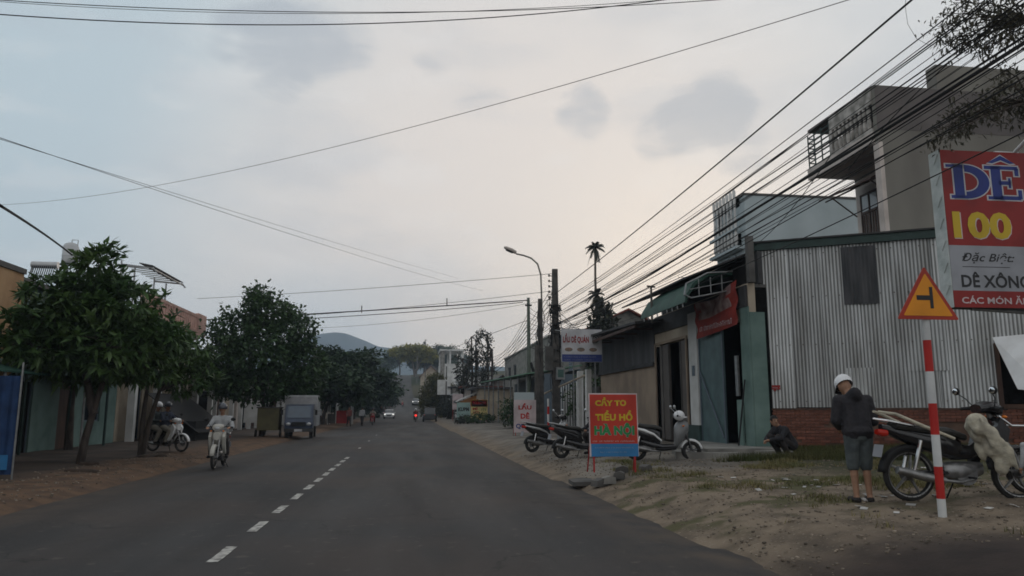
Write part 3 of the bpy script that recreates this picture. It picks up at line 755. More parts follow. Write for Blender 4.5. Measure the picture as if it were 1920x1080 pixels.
# --- beige house with dark corrugated upper storey ------------------------------
bh_ = thing('beige_house', 'beige walled house with dark corrugated upper front and flat dark roof', 'house', (FX, 25.4, .6))
mb = MB(); wall(mb, (0, -.08), (0, 7.6), 0, 2.42, -.18); mb.b2(0.18, 3, 7.4, 7.6, 0, 2.42); mb.build('wall', M['beige'], bh_)
MB().b2(-.10, .02, -.1, 7.6, 2.42, 2.55).build('ledge', M['roof_d'], bh_)
for k in range(6): corr_sheet((-.03-.012*(k % 2), 1.27*(k+1)), (-.03-.012*(k % 2), 1.27*k-.03), 2.55, 3.95, M['corr_d'], bh_, per=.12, amp=.016)
mb = MB(); mb.b2(.1, .16, 0, 7.6, 2.5, 4); mb.b2(.1, 3.4, 7.5, 7.6, 2.42, 4.0); mb.build('upper_wall', M['corr_d'], bh_)
mb = MB(); vs = [(-1.05, -1.2, 3.75), (-1.02, 7.5, 4.0), (3.5, 7.5, 4.45), (3.5, -1.2, 4.3)]; mb.add(vs+[(x, y, z+.08) for x, y, z in vs], [(0, 1, 2, 3), (4, 7, 6, 5), (0, 4, 5, 1), (1, 5, 6, 2), (2, 6, 7, 3), (3, 7, 4, 0)]); mb.build('roof', M['roof_d'], bh_)
mb = MB(); mb.b2(-.98, -.92, -.9, 7.4, 3.66, 3.76); 
for k in range(5): mb.b2(-1.0, 0, k*1.8, k*1.8+.05, 3.68, 3.75)
mb.build('roof_beam', M['wood'], bh_)
# front fence / gate with white pipes beyond the beige wall
gt = thing('side_gate', 'pale pipe gate with white pillars beside the beige house', 'gate', (8.0, 33.2, .55))
mb = MB(); mb.b2(-.1, .12, .0, .3, 0, 2.75); mb.b2(-.15, .1, 1.5, 1.78, 0, 2.75); mb.build('gate_pillar', M['white'], gt)
for k in range(12):
    y = .45+k*.62
    if 1.4 < y < 1.9: continue
    MB().tube([(-.05, y, 0), (-.05, y, 2.35-.02*k)], .03, 6).build('gate_bar', M['whitep'], gt)
MB().tube([(-1.3, 7.6, 1.55), (-.1, .3, 2.5)], .05, 6).build('gate_rail', M['cream'], gt)
mb = MB(); mb.b2(.4, .5, .0, 7.9, 0, 2.0); mb.build('back_panel', M['conc_d'], gt)
bx = thing('garden_bush', 'dark bush behind the pale pipe gate', 'bush', (8.9, 36.5, .6))
BUSH_TODO = [(bx, 1.3, 2.6)]

# --- tall grey rendered house ----------------------------------------------------
gh = thing('grey_house', 'tall narrow grey rendered house with concrete balcony and brown timber windows', 'house', (15.35, 22, .8))
G0 = .8
mb = MB()
mb.b2(0, 12, 0, .2, 0, 12.36-G0)                     # side wall facing the camera
mb.b2(2.35, 12, .003, .22, 11.56, 12.45)             # higher stair tower part
mb.b2(2.35, 2.55, .22, .5, 11.5, 12.45)
mb.build('side_wall', M['greyw'], gh)
mb = MB(); mb.b2(0.0, 12, -.012, -.002, 10.0, 11.53); mb.build('damp_band', M['greyd'], gh)
mb = MB(); wall(mb, (1.9, .2), (1.9, 4.4), 0, 11.5, -.2, [(1.6, 3.8, 5.6, 8.9)]); mb.b2(2.1, 12, 4.2, 4.4, 0, 11.5); mb.build('front_wall', M['pinkw'], gh)
mb = MB(); mb.b2(-.012, .14, -.008, .28, 0, 9.55); mb.build('corner_pilaster', M['pinkw'], gh)
mb = MB(); mb.b2(0.0, 1.9, .2, 4.4, 9.66, 9.84); mb.b2(-.06, .08, .2, 4.4, 9.56, 9.98); mb.build('balcony_slab', M['pinkw'], gh)
MB().b2(0.05, 12, .2, 4.4, 11.5, 11.62).build('roof', M['greyd'], gh)
mb = MB(); mb.b2(-.05, .08, .2, 2.75, 10.95, 11.52); mb.b2(-.05, .08, .2, 2.75, 9.985, 10.1); mb.b2(-.06, .10, 2.6, 2.75, 10.1, 10.95); mb.build('parapet', M['balus'], gh)
for k in range(9): 
    y = .42+k*.25
    b = MB(); b.lathe([(.05, 10.1), (.085, 10.2), (.09, 10.35), (.045, 10.55), (.085, 10.75), (.05, 10.95)], 8, (.01, y, 0)); b.build('baluster', M['balus'], gh, smooth=True)
for k in range(7): MB().tube([(.01, 2.85, 10.05+k*.2), (.01, 4.35, 10.05+k*.2), (.35, 4.38, 10.05+k*.2)], .028, 6).build('balcony_rail', M['dkgreen'], gh)
for y in (2.85, 3.4, 3.9, 4.35): MB().tube([(.01, y, 9.9), (.01, y, 11.35)], .03, 6).build('rail_post', M['dkgreen'], gh)
# window: brown shutters with slit openings, and its awning
wf = MB(); X = 1.85
for q in (1.8, 2.35, 2.9, 3.45, 3.95): wf.b2(X-.05, X+.03, q, q+.06, 5.6, 8.9)
wf.b2(X-.05, X+.03, 1.8, 4.0, 8.84, 8.9); wf.b2(X-.05, X+.03, 1.86, 3.95, 8.1, 8.2); wf.b2(X-.05, X+.03, 1.8, 4.0, 5.6, 5.68)
wo = wf.build('window', M['wood'], gh)
for k in range(4):
    y = 1.88+k*.55
    MB().b2(X-.02, X+.0, y, y+.44, 8.2, 8.82).build('pane', mat('sky lit pane', (.4, .42, .43), rough=.1, spec=.8), wo)
    for j in range(3):
        MB().b2(X-.035, X-.01, y+j*.15, y+j*.15+.085, 5.7, 8.08).build('shutter_slat', M['wood'], wo)
MB().b2(X+.0, X+.02, 1.86, 3.95, 5.68, 8.1).build('pane', mat('pale curtained pane', (.38, .38, .37), rough=.3), wo)
mb = MB(); vs = [(1.9, .3, 9.5), (1.9, 3.1, 9.5), (.55, 3.3, 8.95), (.75, .25, 8.95)]; mb.add(vs+[(x, y, z+.05) for x, y, z in vs], [(0, 1, 2, 3), (4, 7, 6, 5), (0, 4, 5, 1), (1, 5, 6, 2), (2, 6, 7, 3), (3, 7, 4, 0)])
for k in range(6): mb.tube([(.75, .35+k*.56, 8.9), (1.9, .35+k*.56, 9.45)], .03, 5)
for y in (.5, 2.9): mb.tube([(.9, y, 8.98), (1.85, y, 8.3)], .03, 5)
mb.build('window_awning', M['wood'], gh).location = (-.35, .9, -.3)

# --- blue grey house behind ------------------------------------------------------
bg = thing('blue_grey_house', 'pale blue grey flat roofed house with white balustrade front behind the workshop', 'house', (16.24, 34, 1))
mb = MB(); mb.b2(0, 8, 0, .2, 0, 11.02); mb.build('side_wall', M['bluew'], bg)
mb = MB(); wall(mb, (0.0, .2), (0.0, 3.6), 0, 11.0, -.2, [(.35, 1.0, 9.2, 10.6), (1.15, 1.8, 9.2, 10.6), (1.95, 2.6, 9.2, 10.6), (.35, 1.5, 6.6, 8.3), (1.9, 3.0, 6.6, 8.3)]); mb.b2(.2, 8, 3.4, 3.6, 0, 11); mb.build('front_wall', M['bluew'], bg)
MB().b2(-.08, 8, -.05, 3.65, 11.03, 11.13).build('roof', M['conc_d'], bg)
for (a0, b0, c0_, d0_) in ((.35, 1.0, 9.2, 10.6), (1.15, 1.8, 9.2, 10.6), (1.95, 2.6, 9.2, 10.6), (.35, 1.5, 6.6, 8.3), (1.9, 3.0, 6.6, 8.3)):
    f = MB(); f.b2(.06, .12, .2+a0, .2+a0+.06, c0_, d0_); f.b2(.06, .12, .2+b0-.06, .2+b0, c0_, d0_); f.b2(.06, .12, .2+a0, .2+b0, d0_-.06, d0_-.002); fo = f.build('window', M['whitep'], bg)
    MB().b2(.10, .13, .26+a0, .14+b0, c0_, d0_-.06).build('pane', M['glass'], fo)
for k in range(7): MB().lathe([(.05, 8.5), (.10, 8.7), (.10, 9.0), (.05, 9.3), (.08, 9.7), (.05, 10.2), (.09, 11.3), (.0, 11.45)], 8, (-.35, .4+k*.42, 0)).build('baluster', M['white'], bg, smooth=True)
mb = MB(); mb.b2(-.48, 0, .2, 3.5, 8.36, 8.5); mb.b2(-.44, -.26, .2, 3.5, 9.3, 9.42); mb.build('balcony', M['bluew'], bg)

# --- green roofed shed, concrete house, red roofs --------------------------------
gs = thing('green_roof_shed', 'open shed with pale green roof on thin posts beyond the utility poles', 'shed', (7.0, 45, .5))
mb = MB(); vs = [(-.3, -1, 3.05), (-.3, 27, 3.55), (3.2, 27, 3.9), (3.2, -1, 3.6)]; mb.add(vs+[(x, y, z+.07) for x, y, z in vs], [(0, 1, 2, 3), (4, 7, 6, 5), (0, 4, 5, 1), (1, 5, 6, 2), (2, 6, 7, 3), (3, 7, 4, 0)]); mb.build('roof', M['greenr'], gs)
for k in range(8): MB().tube([(0, k*3.7, 0), (0, k*3.7, 3.1+k*.06)], .055, 6).build('post', M['galv'], gs)
mb = MB(); mb.b2(3.0, 3.1, -1, 27, 0, 3.4); mb.b2(0.4, 3, -1, -.9, 0, 3.1); mb.build('back_wall', M['steel_b'], gs)
for k in range(5): MB().b2(2.2, 2.9, k*5, k*5+1.6, 0, 1.3).build('crate_shelf', M['navy' if k % 2 else 'conc_d'], gs)
house('concrete_house', 'plain grey concrete house rising behind the green roofed shed', 'house', 10.3, 15, 55, 82, .5, 6.9, 'conc', 'W', [(18, 20, 4, 5.4), (22, 24, 4, 5.4)], over=.1)
def gable(name, label, x0, x1, y0, y1, z0, ze, zr, wm, rm, openings=()):
    t = thing(name, label, 'house', ((x0+x1)/2, (y0+y1)/2, z0)); hx, hy = (x1-x0)/2, (y1-y0)/2; e = ze-z0; rr = zr-z0
    mb = MB(); mb.prism([(-hx, 0), (hx, 0), (hx, e), (0, rr), (-hx, e)], -hy, -hy+.2); mb.prism([(-hx, 0), (hx, 0), (hx, e), (0, rr), (-hx, e)], hy-.2, hy)
    mb.b2(-hx, -hx+.2, -hy+.2, hy-.2, 0, e); mb.b2(hx-.2, hx, -hy+.2, hy-.2, 0, e); mb.build('wall', M[wm], t)
    for s in (-1, 1):
        a0 = Vector((s*(hx+.4), e-.4*(rr-e)/hx)); a1 = Vector((0, rr)); q = MB()
        q.prism([(a0.x, a0.y+.03), (a1.x, a1.y+.03), (a1.x, a1.y+.15), (a0.x, a0.y+.15)], -hy-.4, hy+.4); q.build('roof', M[rm], t)
    for (u0, u1, c, d) in openings:
        f = MB().b2(-hx-.03, -hx+.0, -hy+u0, -hy+u1, c, d).build('window', M['white'], t)
        MB().b2(-hx-.05, -hx-.035, -hy+u0+.08, -hy+u1-.08, c+.08, d-.08).build('pane', M['glass'], f)
    return t
gable('red_roof_house', 'house with dull red pitched roof seen left of the main utility pole', 11.0, 17.5, 48, 58, .5, 6.4, 8.0, 'conc', 'redroof', [(2, 3.4, 3, 4.4)])
gable('dark_roof_house', 'house with dark weathered pitched roof behind the grey concrete house', 14, 24, 84, 100, .6, 8.2, 10.6, 'white', 'roof_d')
gable('low_dark_house', 'low house with dark roof under the tall bare trees', 8.5, 14, 92, 106, .6, 3.4, 5.6, 'conc', 'roof_d')

# white building, panel and stall further off
wb = house('white_building', 'white two storey building with open pillared roof terrace at the far right', 'building', 5.9, 10.6, 150, 160, .5, 10.4, 'white', 'W', [(1.5, 3, 5.5, 7.5), (5, 6.5, 5.5, 7.5)], over=.05)
mb = MB()
for x in (-2.3, -.6, 1.9):
    for y in (-4.8, 4.6): mb.b2(x, x+.35, y, y+.35, 10.05, 12.6)
mb.build('terrace_pillar', M['white'], wb)
MB().b2(-2.5, 2.5, -5.2, 5.2, 12.6, 12.95).build('terrace_roof', M['white'], wb)
MB().b2(-2.4, -1.5, -5.1, -5.02, 0, 12.6).build('corner_strip', M['conc'], wb)
house('low_white_house', 'white rendered house wall standing above the small stall', 'house', 7.3, 12, 112, 122, .5, 6.4, 'white', 'W', [(2, 3.4, 3, 4.6)], roofm='roof_d')
wp = thing('white_billboard_back', 'plain white board on a post in front of the olive bush', 'billboard', PY(832, 770, 108))
z_ = PY(832, 740, 108).z-wp.location.z; MB().b2(-.95, .95, -.05, .05, z_, z_+2.1).build('board', M['white'], wp)
MB().tube([(.3, -.1, 0), (.3, -.1, z_+1.9)], .08, 6).build('post', M['pole_d'], wp)
stl = thing('roadside_stall', 'small stall with sloping pale roof and orange front beyond the painted boards', 'stall', (6.3, 80, .35))
mb = MB(); vs = [(-1.5, -1.5, 1.9), (-1.5, 1.5, 1.9), (1.0, 1.5, 3.0), (1.0, -1.5, 3.0)]; mb.add(vs+[(x, y, z+.12) for x, y, z in vs], [(0, 1, 2, 3), (4, 7, 6, 5), (0, 4, 5, 1), (1, 5, 6, 2), (2, 6, 7, 3), (3, 7, 4, 0)]); mb.build('roof', M['white'], stl)
mb = MB(); mb.prism([(-1.1, 1.6), (1.0, 1.6), (1.0, 2.8), (-1.1, 2.0)], -1.35, -1.3); mb.build('gable_panel', mat('faded orange panel', (.36, .17, .05), (.28, .13, .05), 2), stl)
mb = MB(); mb.b2(-1.1, 1, 1.3, 1.35, 0, 2); mb.b2(-1.1, 1.0, -1.34, -1.28, 0, 1.6); mb.build('wall', M['cream'], stl)
for x in (-1.3, 1.0): MB().tube([(x, -1.4, 0), (x, -1.4, 2)], .05, 6).build('post', M['galv'], stl)
for (nm, lb, x, y, z0, z1, zr, h) in (('distant_house', 'small red roofed house beyond the olive bush on the hill', 2.6, 7.5, 190, hill(190)-1, hill(190)+5.6, hill(190)+8), ):
    gable(nm, lb, x, y, z0, z0+9, z1, zr, h, 'cream', 'redroof', [(1.5, 3, 3, 4.5)])
r = random.Random(11)
for k in range(9):
    y = 125+k*21; x = 8.5+r.uniform(0, 5)+(3 if k % 2 else 0); h0 = hill(y)
    if y < 175: x += 9
    gable('far_house', ['cream', 'pale grey', 'white', 'dull pink', 'stained', 'brown trimmed', 'narrow', 'wide', 'half hidden'][k]+' house climbing the hill on the right, '+['first', 'second', 'third', 'fourth', 'fifth', 'sixth', 'seventh', 'eighth', 'ninth'][k]+' one up', x+roadx(y), x+roadx(y)+r.uniform(5, 8), y, y+r.uniform(7, 11), h0-.5, h0+r.uniform(3, 5.5), h0+r.uniform(5.8, 7.2), r.choice(['white', 'cream', 'conc', 'pinkw']), r.choice(['redroof', 'roof_d', 'roof_d', 'conc_d']), [(1.5, 3, 2.2, 3.6)])

# ============================================================ POLES AND SIGNS
# red and white post with the junction warning triangle
pb = PZ(1768, 975, .29)
rs = thing('road_sign', 'yellow triangular junction warning sign on a red and white banded post', 'road sign', (pb.x, pb.y, .27), 0)
topz = PY(1722, 600, pb.y).z-.27
zs = [0, .25, .60, .95, 1.30, 1.66, 2.02, 2.30]; tl = .012
for i in range(7):
    z0, z1 = zs[i], min(zs[i+1], topz+.25)
    MB().tube([(-z0*tl*0, 0, z0), (-z1*tl*0, 0, z1)], .045, 14, cap=(i == 6)).build('post_band', M['p_bandr'] if i % 2 else M['p_band'], rs, smooth=True)
MB().tube([(0, 0, 2.3), (0, 0, topz+.28)], .0445, 14).build('post_top', M['p_bandr'], rs, smooth=True)
tw = .96*7.93/8.3*PY(1790, 598, 8.0).x*0 + (PY(1790, 598, pb.y).x-PY(1675, 598, pb.y).x)
th_ = PY(1722, 500, pb.y).z-PY(1722, 599, pb.y).z
def tri(w, h, zc, y0, y1, r=.03):
    """rounded triangle prism"""
    pts = [Vector((-w/2, 0)), Vector((w/2, 0)), Vector((0, h))]; o = []
    cen = Vector((0, h/3))
    for i, p in enumerate(pts):
        a = (pts[(i-1) % 3]-p).normalized(); b = (pts[(i+1) % 3]-p).normalized(); q0 = p+a*r; q1 = p+b*r
        for t in (0, .33, .66, 1): o.append(q0.lerp(p.lerp(q1, t), t) if False else ((1-t)**2*q0+2*t*(1-t)*p+t*t*q1))
    return MB().prism([(v.x, v.y+zc) for v in o], y0, y1)
tz = topz-.0
tri(tw, th_, tz, -.062, -.052).build('sign_border', M['p_signred'], rs)
tri(tw*.80, th_*.80, tz+th_*.068, -.066, -.063, .02).build('sign_face', M['p_orange'], rs)
MB().b2(.035, .075, -.0695, -.067, tz+.13, tz+.38).b2(-.13, .035, -.069, -.0665, tz+.225, tz+.28).build('junction_symbol', M['p_black'], rs)
mb = MB(); mb.b2(-.06, .06, -.052, .04, tz+.1, tz+.13); mb.b2(-.06, .06, -.052, .04, tz+.36, tz+.39); mb.build('bracket', M['galv'], rs)

# big red lightbox
bb = thing('lightbox_sign', 'big red and white lightbox restaurant sign with blue and yellow lettering', 'sign', (7.98, 10.0, 0), math.radians(-1.2))
zb, zt = 3.0, 5.44; wB = 2.6
MB().b2(0, wB, 0, .24, zb, zt).build('cabinet', M['p_black'], bb)
mb = MB(); mb.b2(-.018, -.002, .0, .24, zb, zt)
for k in range(7): mb.tube([(-.022, .12, zb+.2+k*.34), (-.024, .02, zb+.34+k*.34)], .008, 5)
mb.build('side_panel', mat('crumpled white side sheet', (.5, .53, .52), (.34, .38, .37), 3, .4, .8, bscale=5), bb)
def face(x0, x1, z0, z1, m_, nm='face_panel', d=.004): return MB().b2(x0, x1, -d, -.001, z0, z1).build(nm, M[m_], bb)
def zf(py): return lerp(zb, zt, (578-py)/(578-278))
S_ = 1/140.
face(0, wB, zf(462), zt, 'p_red'); face(0, wB, zf(547), zf(462), 'p_grey'); face(0, wB, zb, zf(547), 'p_red')
def px_(p): return (p-1782)/140.+.02
# slab-serif D and E with circumflex: white rim, then blue
def serif_word(mm, grow, y):
    g = grow; z0, z1 = zf(372), zf(306); h = z1-z0; parts = MB()
    def bar(x0, x1, a0, a1): parts.b2(x0-g, x1+g, y, y+.002, a0-g, a1+g)
    x = px_(1795)
    bar(x-.03, x+.16, z0, z0+.05); bar(x-.07, x+.14, z1-.045, z1)            # serifs of D
    bar(x+.02, x+.14, z0, z1)
    n = 16; cx = x+.16; cz = (z0+z1)/2; ro, ri = h/2+g, h/2-.11-g; oc = [(cx+.30*math.sin(PI*i/n)*(1+g*3)/1.0, cz+ro*math.cos(PI*i/n)) for i in range(n+1)]; ic = [(cx+.165*math.sin(PI*i/n)*(1-g*5), cz+ri*math.cos(PI*i/n)) for i in range(n+1)]
    for i in range(n): parts.prism([oc[i], oc[i+1], ic[i+1], ic[i]], y, y+.002)
    x = px_(1862)
    bar(x-.05, x+.14, z0, z0+.05); bar(x-.07, x+.35, z1-.055, z1); bar(x+.01, x+.13, z0, z1); bar(x+.1, x+.36, z0, z0+.06); bar(x+.1, x+.25, cz-.03, cz+.03); bar(x+.31, x+.36, z1-.15, z1-.03); bar(x+.33, x+.38, z0+.02, z0+.16); bar(x+.22, x+.25, cz-.08, cz+.08)
    parts.prism([(x-.02-g, z1+.05-g), (x+.15, z1+.17+g), (x+.32+g, z1+.05-g), (x+.26, z1+.04-g), (x+.15, z1+.095-g), (x+.04, z1+.04-g)], y, y+.002)
    x0 = px_(1775); parts.v = [(x0+(v[0]-x0)*1.33, v[1], v[2]) for v in parts.v]
    return parts.build('big_letters', mm, bb)
serif_word(M['p_white'], .018, -.0065); serif_word(M['p_blue'], 0, -.009)
def out_text(s, x, z, w, h, m1, m2, b1, b2, sh=0.):
    textmesh(s, w, h, m2, bb, x+.012, -.0045, z-.012, .002, b2, sh); textmesh(s, w, h, m1, bb, x, -.0075, z, .002, b1, sh)
out_text('100', px_(1793), zf(449), .96, zf(397)-zf(449), M['p_yel'], M['p_pink'], .04, .045)
textmesh('Đặc Biệt:', .86, .17, M['p_black'], bb, px_(1806), -.0045, zf(496), .002, .012, .35)
face(px_(1806), px_(1914), zf(502)-.004, zf(502)+.004, 'p_black', 'underline', .007)
textmesh('DÊ XÔNG HƠI', 1.62, .24, M['p_black'], bb, px_(1800), -.0045, zf(541), .002, .028)
textmesh('CÁC MÓN ĂN ĐẶC SẢN', 1.9, .155, M['p_pink'], bb, px_(1797), -.0045, zf(574), .002, .02)
mb = MB(); mb.tube([(2.2, .12, -.1), (2.2, .12, zb)], .07, 10); mb.tube([(.35, .12, zb+.0), (2.3, .12, zb-.1)], .03, 8); mb.build('support_post', M['galv'], bb)
mb = MB(); mb.b2(.95, 1.35, .03, .12, zt+.002, zt+.03); mb.tube([(1.3, .1, zt), (1.28, -.2, zt+.12), (1.25, -.3, zt+.05)], .03, 8); mb.ball((1.25, -.32, zt+.04), .06); mb.build('spot_lamp', M['whitep'], bb)

# painted A-board in the middle
def board_sign(nm, lb, cat, loc, rz, w, h, z0, frame_m, face_list, legs=True, lean=.0):
    t = thing(nm, lb, cat, loc, rz); t.rotation_euler = (lean, 0, rz)
    mb = MB(); f = .025
    mb.b2(-w/2, w/2, -.0, .03, z0, z0+h)
    mb.build('panel_board', M[frame_m], t)
    for (a, b, c, d, m_) in face_list:
        MB().b2(lerp(-w/2, w/2, a), lerp(-w/2, w/2, b), -.006, -.001, lerp(z0, z0+h, c), lerp(z0, z0+h, d)).build('face_panel', M[m_], t)
    if legs:
        for s in (-1, 1): MB().b2(s*(w/2-.08)-.015, s*(w/2-.08)+.015, .0, .03, 0, z0).tube([(s*(w/2-.04), .03, z0+.5), (s*(w/2-.02), .42, 0)], .014, 6).build('leg', M['redp'], t)
    return t
sb = board_sign('sandwich_board', 'red pavement board lettered in yellow and green, standing on two legs', 'sign board', (3.97, 14.45, .30), math.radians(-3), .97, 1.22, .30, 'p_pink',
                [(.02, .98, .20, .98, 'p_board'), (.03, .99, .0, .20, 'p_sky')], lean=math.radians(-2))
textmesh('CẦY TƠ', .62, .17, M['p_yel'], sb, -.36, -.007, 1.27, .002, .05); textmesh('TIỂU HỔ', .74, .20, M['p_yel'], sb, -.36, -.007, .985, .002, .05)
textmesh('HÀ NỘI', .80, .285, M['p_grey'], sb, -.39, -.0065, .66, .002, .075); textmesh('HÀ NỘI', .80, .28, M['p_green'], sb, -.39, -.0085, .665, .002, .05)
smudge(-.42, .575, .82, .045, -.008, M['p_pink'], sb, 1, 2); smudge(-.38, .455, .78, .035, -.008, M['p_grey'], sb, 1, 3); smudge(-.28, .37, .52, .035, -.008, M['p_grey'], sb, 1, 5)
for (x, y, sx, rz_, lb) in ((3.62, 14.30, .30, .5, 'broken concrete block by the left foot of the red board'), (4.05, 14.45, .22, -.4, 'small brown stone between the feet of the red board'), (3.8, 14.32, .26, .1, 'pale slab of rubble lying under the red board'), (4.25, 14.95, .28, -.3, 'dark block behind the right foot of the red board'), (4.72, 14.9, .22, .6, 'grey block at the right of the red board')):
    m_ = MB(); m_.prism([(-sx/2, 0), (sx/2, 0), (sx/2*.9, .12), (sx*.1, .15), (-sx/2*.85, .11)], -.09, .09)
    o = m_.build('concrete_block', M['conc'] if 'pale' in lb else M['conc_d']); o.location = (x, y, gz(x, y)+.0); o.rotation_euler = (0, 0, rz_); tag(o, lb, 'block')

s2 = board_sign('standing_board', 'white board with dark red lettering standing by the poles behind the scooters', 'sign board', (5.35, 35, .3), 0, 1.05, 1.5, .15, 'p_pink', [(.02, .98, .0, 1, 'p_pink')])
for (tx, z, w, c) in (('LẨU', 1.2, .62, 'p_bandr'), ('DÊ', .78, .42, 'p_bandr'), ('QUÁN', .3, .86, 'p_navy')): textmesh(tx, w, .30, M[c], s2, -.5+(1-w)/2, -.007, z, .002, .04)
MB().b2(-.5, .45, .05, .1, 1.55, 2.0).build('rear_panel', M['bluew'], s2)
s3 = board_sign('green_board', 'pale green board with dark lettering, left of the yellow board', 'sign board', (4.95, 70, .3), 0, 1.25, 1.65, .2, 'p_ltgreen', [(.02, .98, .02, .98, 'p_ltgreen')])
textmesh('KUPM', 1.0, .35, M['p_black'], s3, -.5, -.007, 1.05, .002, .05); smudge(-.5, .75, 1., .12, -.008, M['p_black'], s3, 1, 3)
s4 = board_sign('yellow_board', 'yellow board with red and brown lettering at the roadside', 'sign board', (6.4, 70, .35), 0, 1.55, 1.85, .2, 'p_ltyel', [(.02, .98, .02, .98, 'p_ltyel'), (.0, 1., .66, 1., 'p_orange')])
textmesh('Trăm Vị', 1.3, .38, M['p_bandr'], s4, -.66, -.008, 1.55, .002, .03); textmesh('MÌ', .45, .3, M['p_bandr'], s4, -.6, -.007, 1.1, .002, .04); textmesh('VỊT', .6, .3, M['p_bandr'], s4, -.6, -.007, .7, .002, .04)
smudge(.2, .6, .45, .8, -.008, M['p_green'], s4, 2, 9)
hs = thing('hanging_sign', 'white restaurant sign with three dish pictures and blue footer beside the pole', 'sign', (7.05, 30.5, 0))
x0, x1 = PY(1053, 650, 30.5).x-7.05, PY(1129, 650, 30.5).x-7.05; z0, z1 = PY(1090, 679, 30.5).z, PY(1090, 617, 30.5).z
MB().b2(x0, x1, 0, .08, z0, z1).build('panel_board', M['p_grey'], hs)
MB().b2(x0+.02, x1-.02, -.004, -.001, z0+.32, z1-.02).build('face_panel', M['p_white'], hs); MB().b2(x0+.02, x1-.02, -.004, -.001, z0+.02, z0+.32).build('face_panel', M['p_navy'], hs)
textmesh('LẨU DÊ QUÁN', 1.10, .44, M['p_red'], hs, x0+.06, -.005, z0+.76, .002, .045)
mb = MB(); mb.lathe([(.15, -.008), (.15, -.005), (.12, -.005), (.12, -.008)], 20, (x1-.26, 0, z0+.97), 'Y', 0, True); mb.build('number_ring', M['p_black'], hs); textmesh('2', .1, .17, M['p_black'], hs, x1-.31, -.006, z0+.885, .002, .03)
for k in range(3):
    xx = x0+.12+k*.52; d = MB(); d.ball((xx+.18, -.004, z0+.52), (.17, .003, .085), 12, 6); d.build('dish_picture', mat('dish picture', (.28, .16, .12), (.12, .13, .11), 9), hs)
smudge(x0+.1, z0+.19, 1.35, .07, -.006, M['p_grey'], hs, 1, 3); smudge(x0+.1, z0+.07, 1.35, .07, -.006, M['p_grey'], hs, 1, 8)
mb = MB(); mb.tube([(x0+.1, .05, z1-.1), (x0-.15, .6, z1)], .02, 5); mb.tube([(x0+.5, .06, .5), (x0+.5, .06, z0)], .03, 6); mb.tube([(x1-.3, .06, .5), (x1-.3, .06, z0)], .03, 6); mb.build('support_post', M['galv'], hs)

# small lean-to shops and boards packed along the right beyond the boards
for k, (x0, y0, L__, H_, rm_, lb) in enumerate(((6.9, 76, 7, 3.2, 'corr_d', 'low lean-to with dark iron roof just behind the yellow board'), (6.4, 86, 6, 3.6, 'redroof', 'small shop with rusty red roof under the ragged trees'), (6.2, 96, 8, 3.0, 'corr', 'small shop with pale iron roof under the ragged trees'), (6.0, 108, 7, 4.2, 'roof_d', 'taller dark roofed shop beyond the white board'), (5.8, 124, 9, 5.0, 'conc', 'flat roofed grey shop just before the white building'))):
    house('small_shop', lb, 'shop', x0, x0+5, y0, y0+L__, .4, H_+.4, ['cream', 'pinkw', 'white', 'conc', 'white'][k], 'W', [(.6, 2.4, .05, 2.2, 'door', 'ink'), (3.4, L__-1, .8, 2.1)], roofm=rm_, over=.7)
for k, (x, y, c_, lb) in enumerate(((5.3, 84, 'p_pink', 'small pale upright sign board, first beyond the yellow board'), (5.2, 118, 'p_ltgreen', 'small greenish sign board at the foot of the hill'))):
    board_sign('shop_board', lb, 'sign board', (x, y, .3), 0, 1.2, 1.7, 1.2+.3*(k % 2), c_, [(.03, .97, .03, .97, c_), (.1, .9, .4, .6, 'p_white')])
# utility poles
def pole(nm, lb, cat, x, y, zt_, r0, r1, m_, sq=False):
    z0 = gz(x, y)-.1; t = thing(nm, lb, cat, (x, y, z0)); H = zt_-z0
    if sq:
        mb = MB(); a0, a1 = r0, r1; mb.add([(-a0, -a0, 0), (a0, -a0, 0), (a0, a0, 0), (-a0, a0, 0), (-a1, -a1, H), (a1, -a1, H), (a1, a1, H), (-a1, a1, H)], [(0, 1, 2, 3), (4, 7, 6, 5), (0, 4, 5, 1), (1, 5, 6, 2), (2, 6, 7, 3), (3, 7, 4, 0)])
    else: mb = MB(); mb.tube([(0, 0, 0), (0, 0, H*.5), (0, 0, H)], [r0, (r0+r1)/2, r1], 14)
    mb.build('pole_shaft', M[m_], t, smooth=not sq); return t, H
up, H = pole('utility_pole', 'tall square concrete utility pole wrapped in tangled cable bundles', 'utility pole', 7.22, 37, 8.6, .19, .13, 'pole_d', True)
r = random.Random(4)
mb = MB()
for k in range(9):
    a0 = r.uniform(0, 6.28); z = r.uniform(2.4, 4.5); pts = []
    for i in range(9):
        t_ = i/8; pts.append((.22*math.cos(a0+.5*math.sin(t_*4))+r.uniform(-.02, .02), .2*math.sin(a0)+r.uniform(-.02, .02), z+t_*(H-3-z+1)*.7))
    mb.tube(pts, .03, 5)
for k in range(16):
    z = r.uniform(3.6, H-1.6); R_ = r.uniform(.2, .34); n_ = 12
    mb.tube([(R_*math.cos(6.28*i/n_), R_*math.sin(6.28*i/n_), z+.12*math.sin(6.28*i/n_+k)) for i in range(n_+1)], .022, 4)
for k in range(26):
    a = r.uniform(0, 6.28); z = r.uniform(2.8, H-.8); R_ = r.uniform(.22, .5); l_ = r.uniform(.4, 1.5)
    mb.tube([(.15*math.cos(a), .1*math.sin(a), z), (R_*math.cos(a), .2*math.sin(a), z-l_*.3), (R_*.9*math.cos(a+.4), .2*math.sin(a), z-l_*.8), (.16*math.cos(a+.8), .1*math.sin(a), z-l_)], .016, 4)
tag(mb.build('cable_tangle', M['wire'], up), kind='stuff')
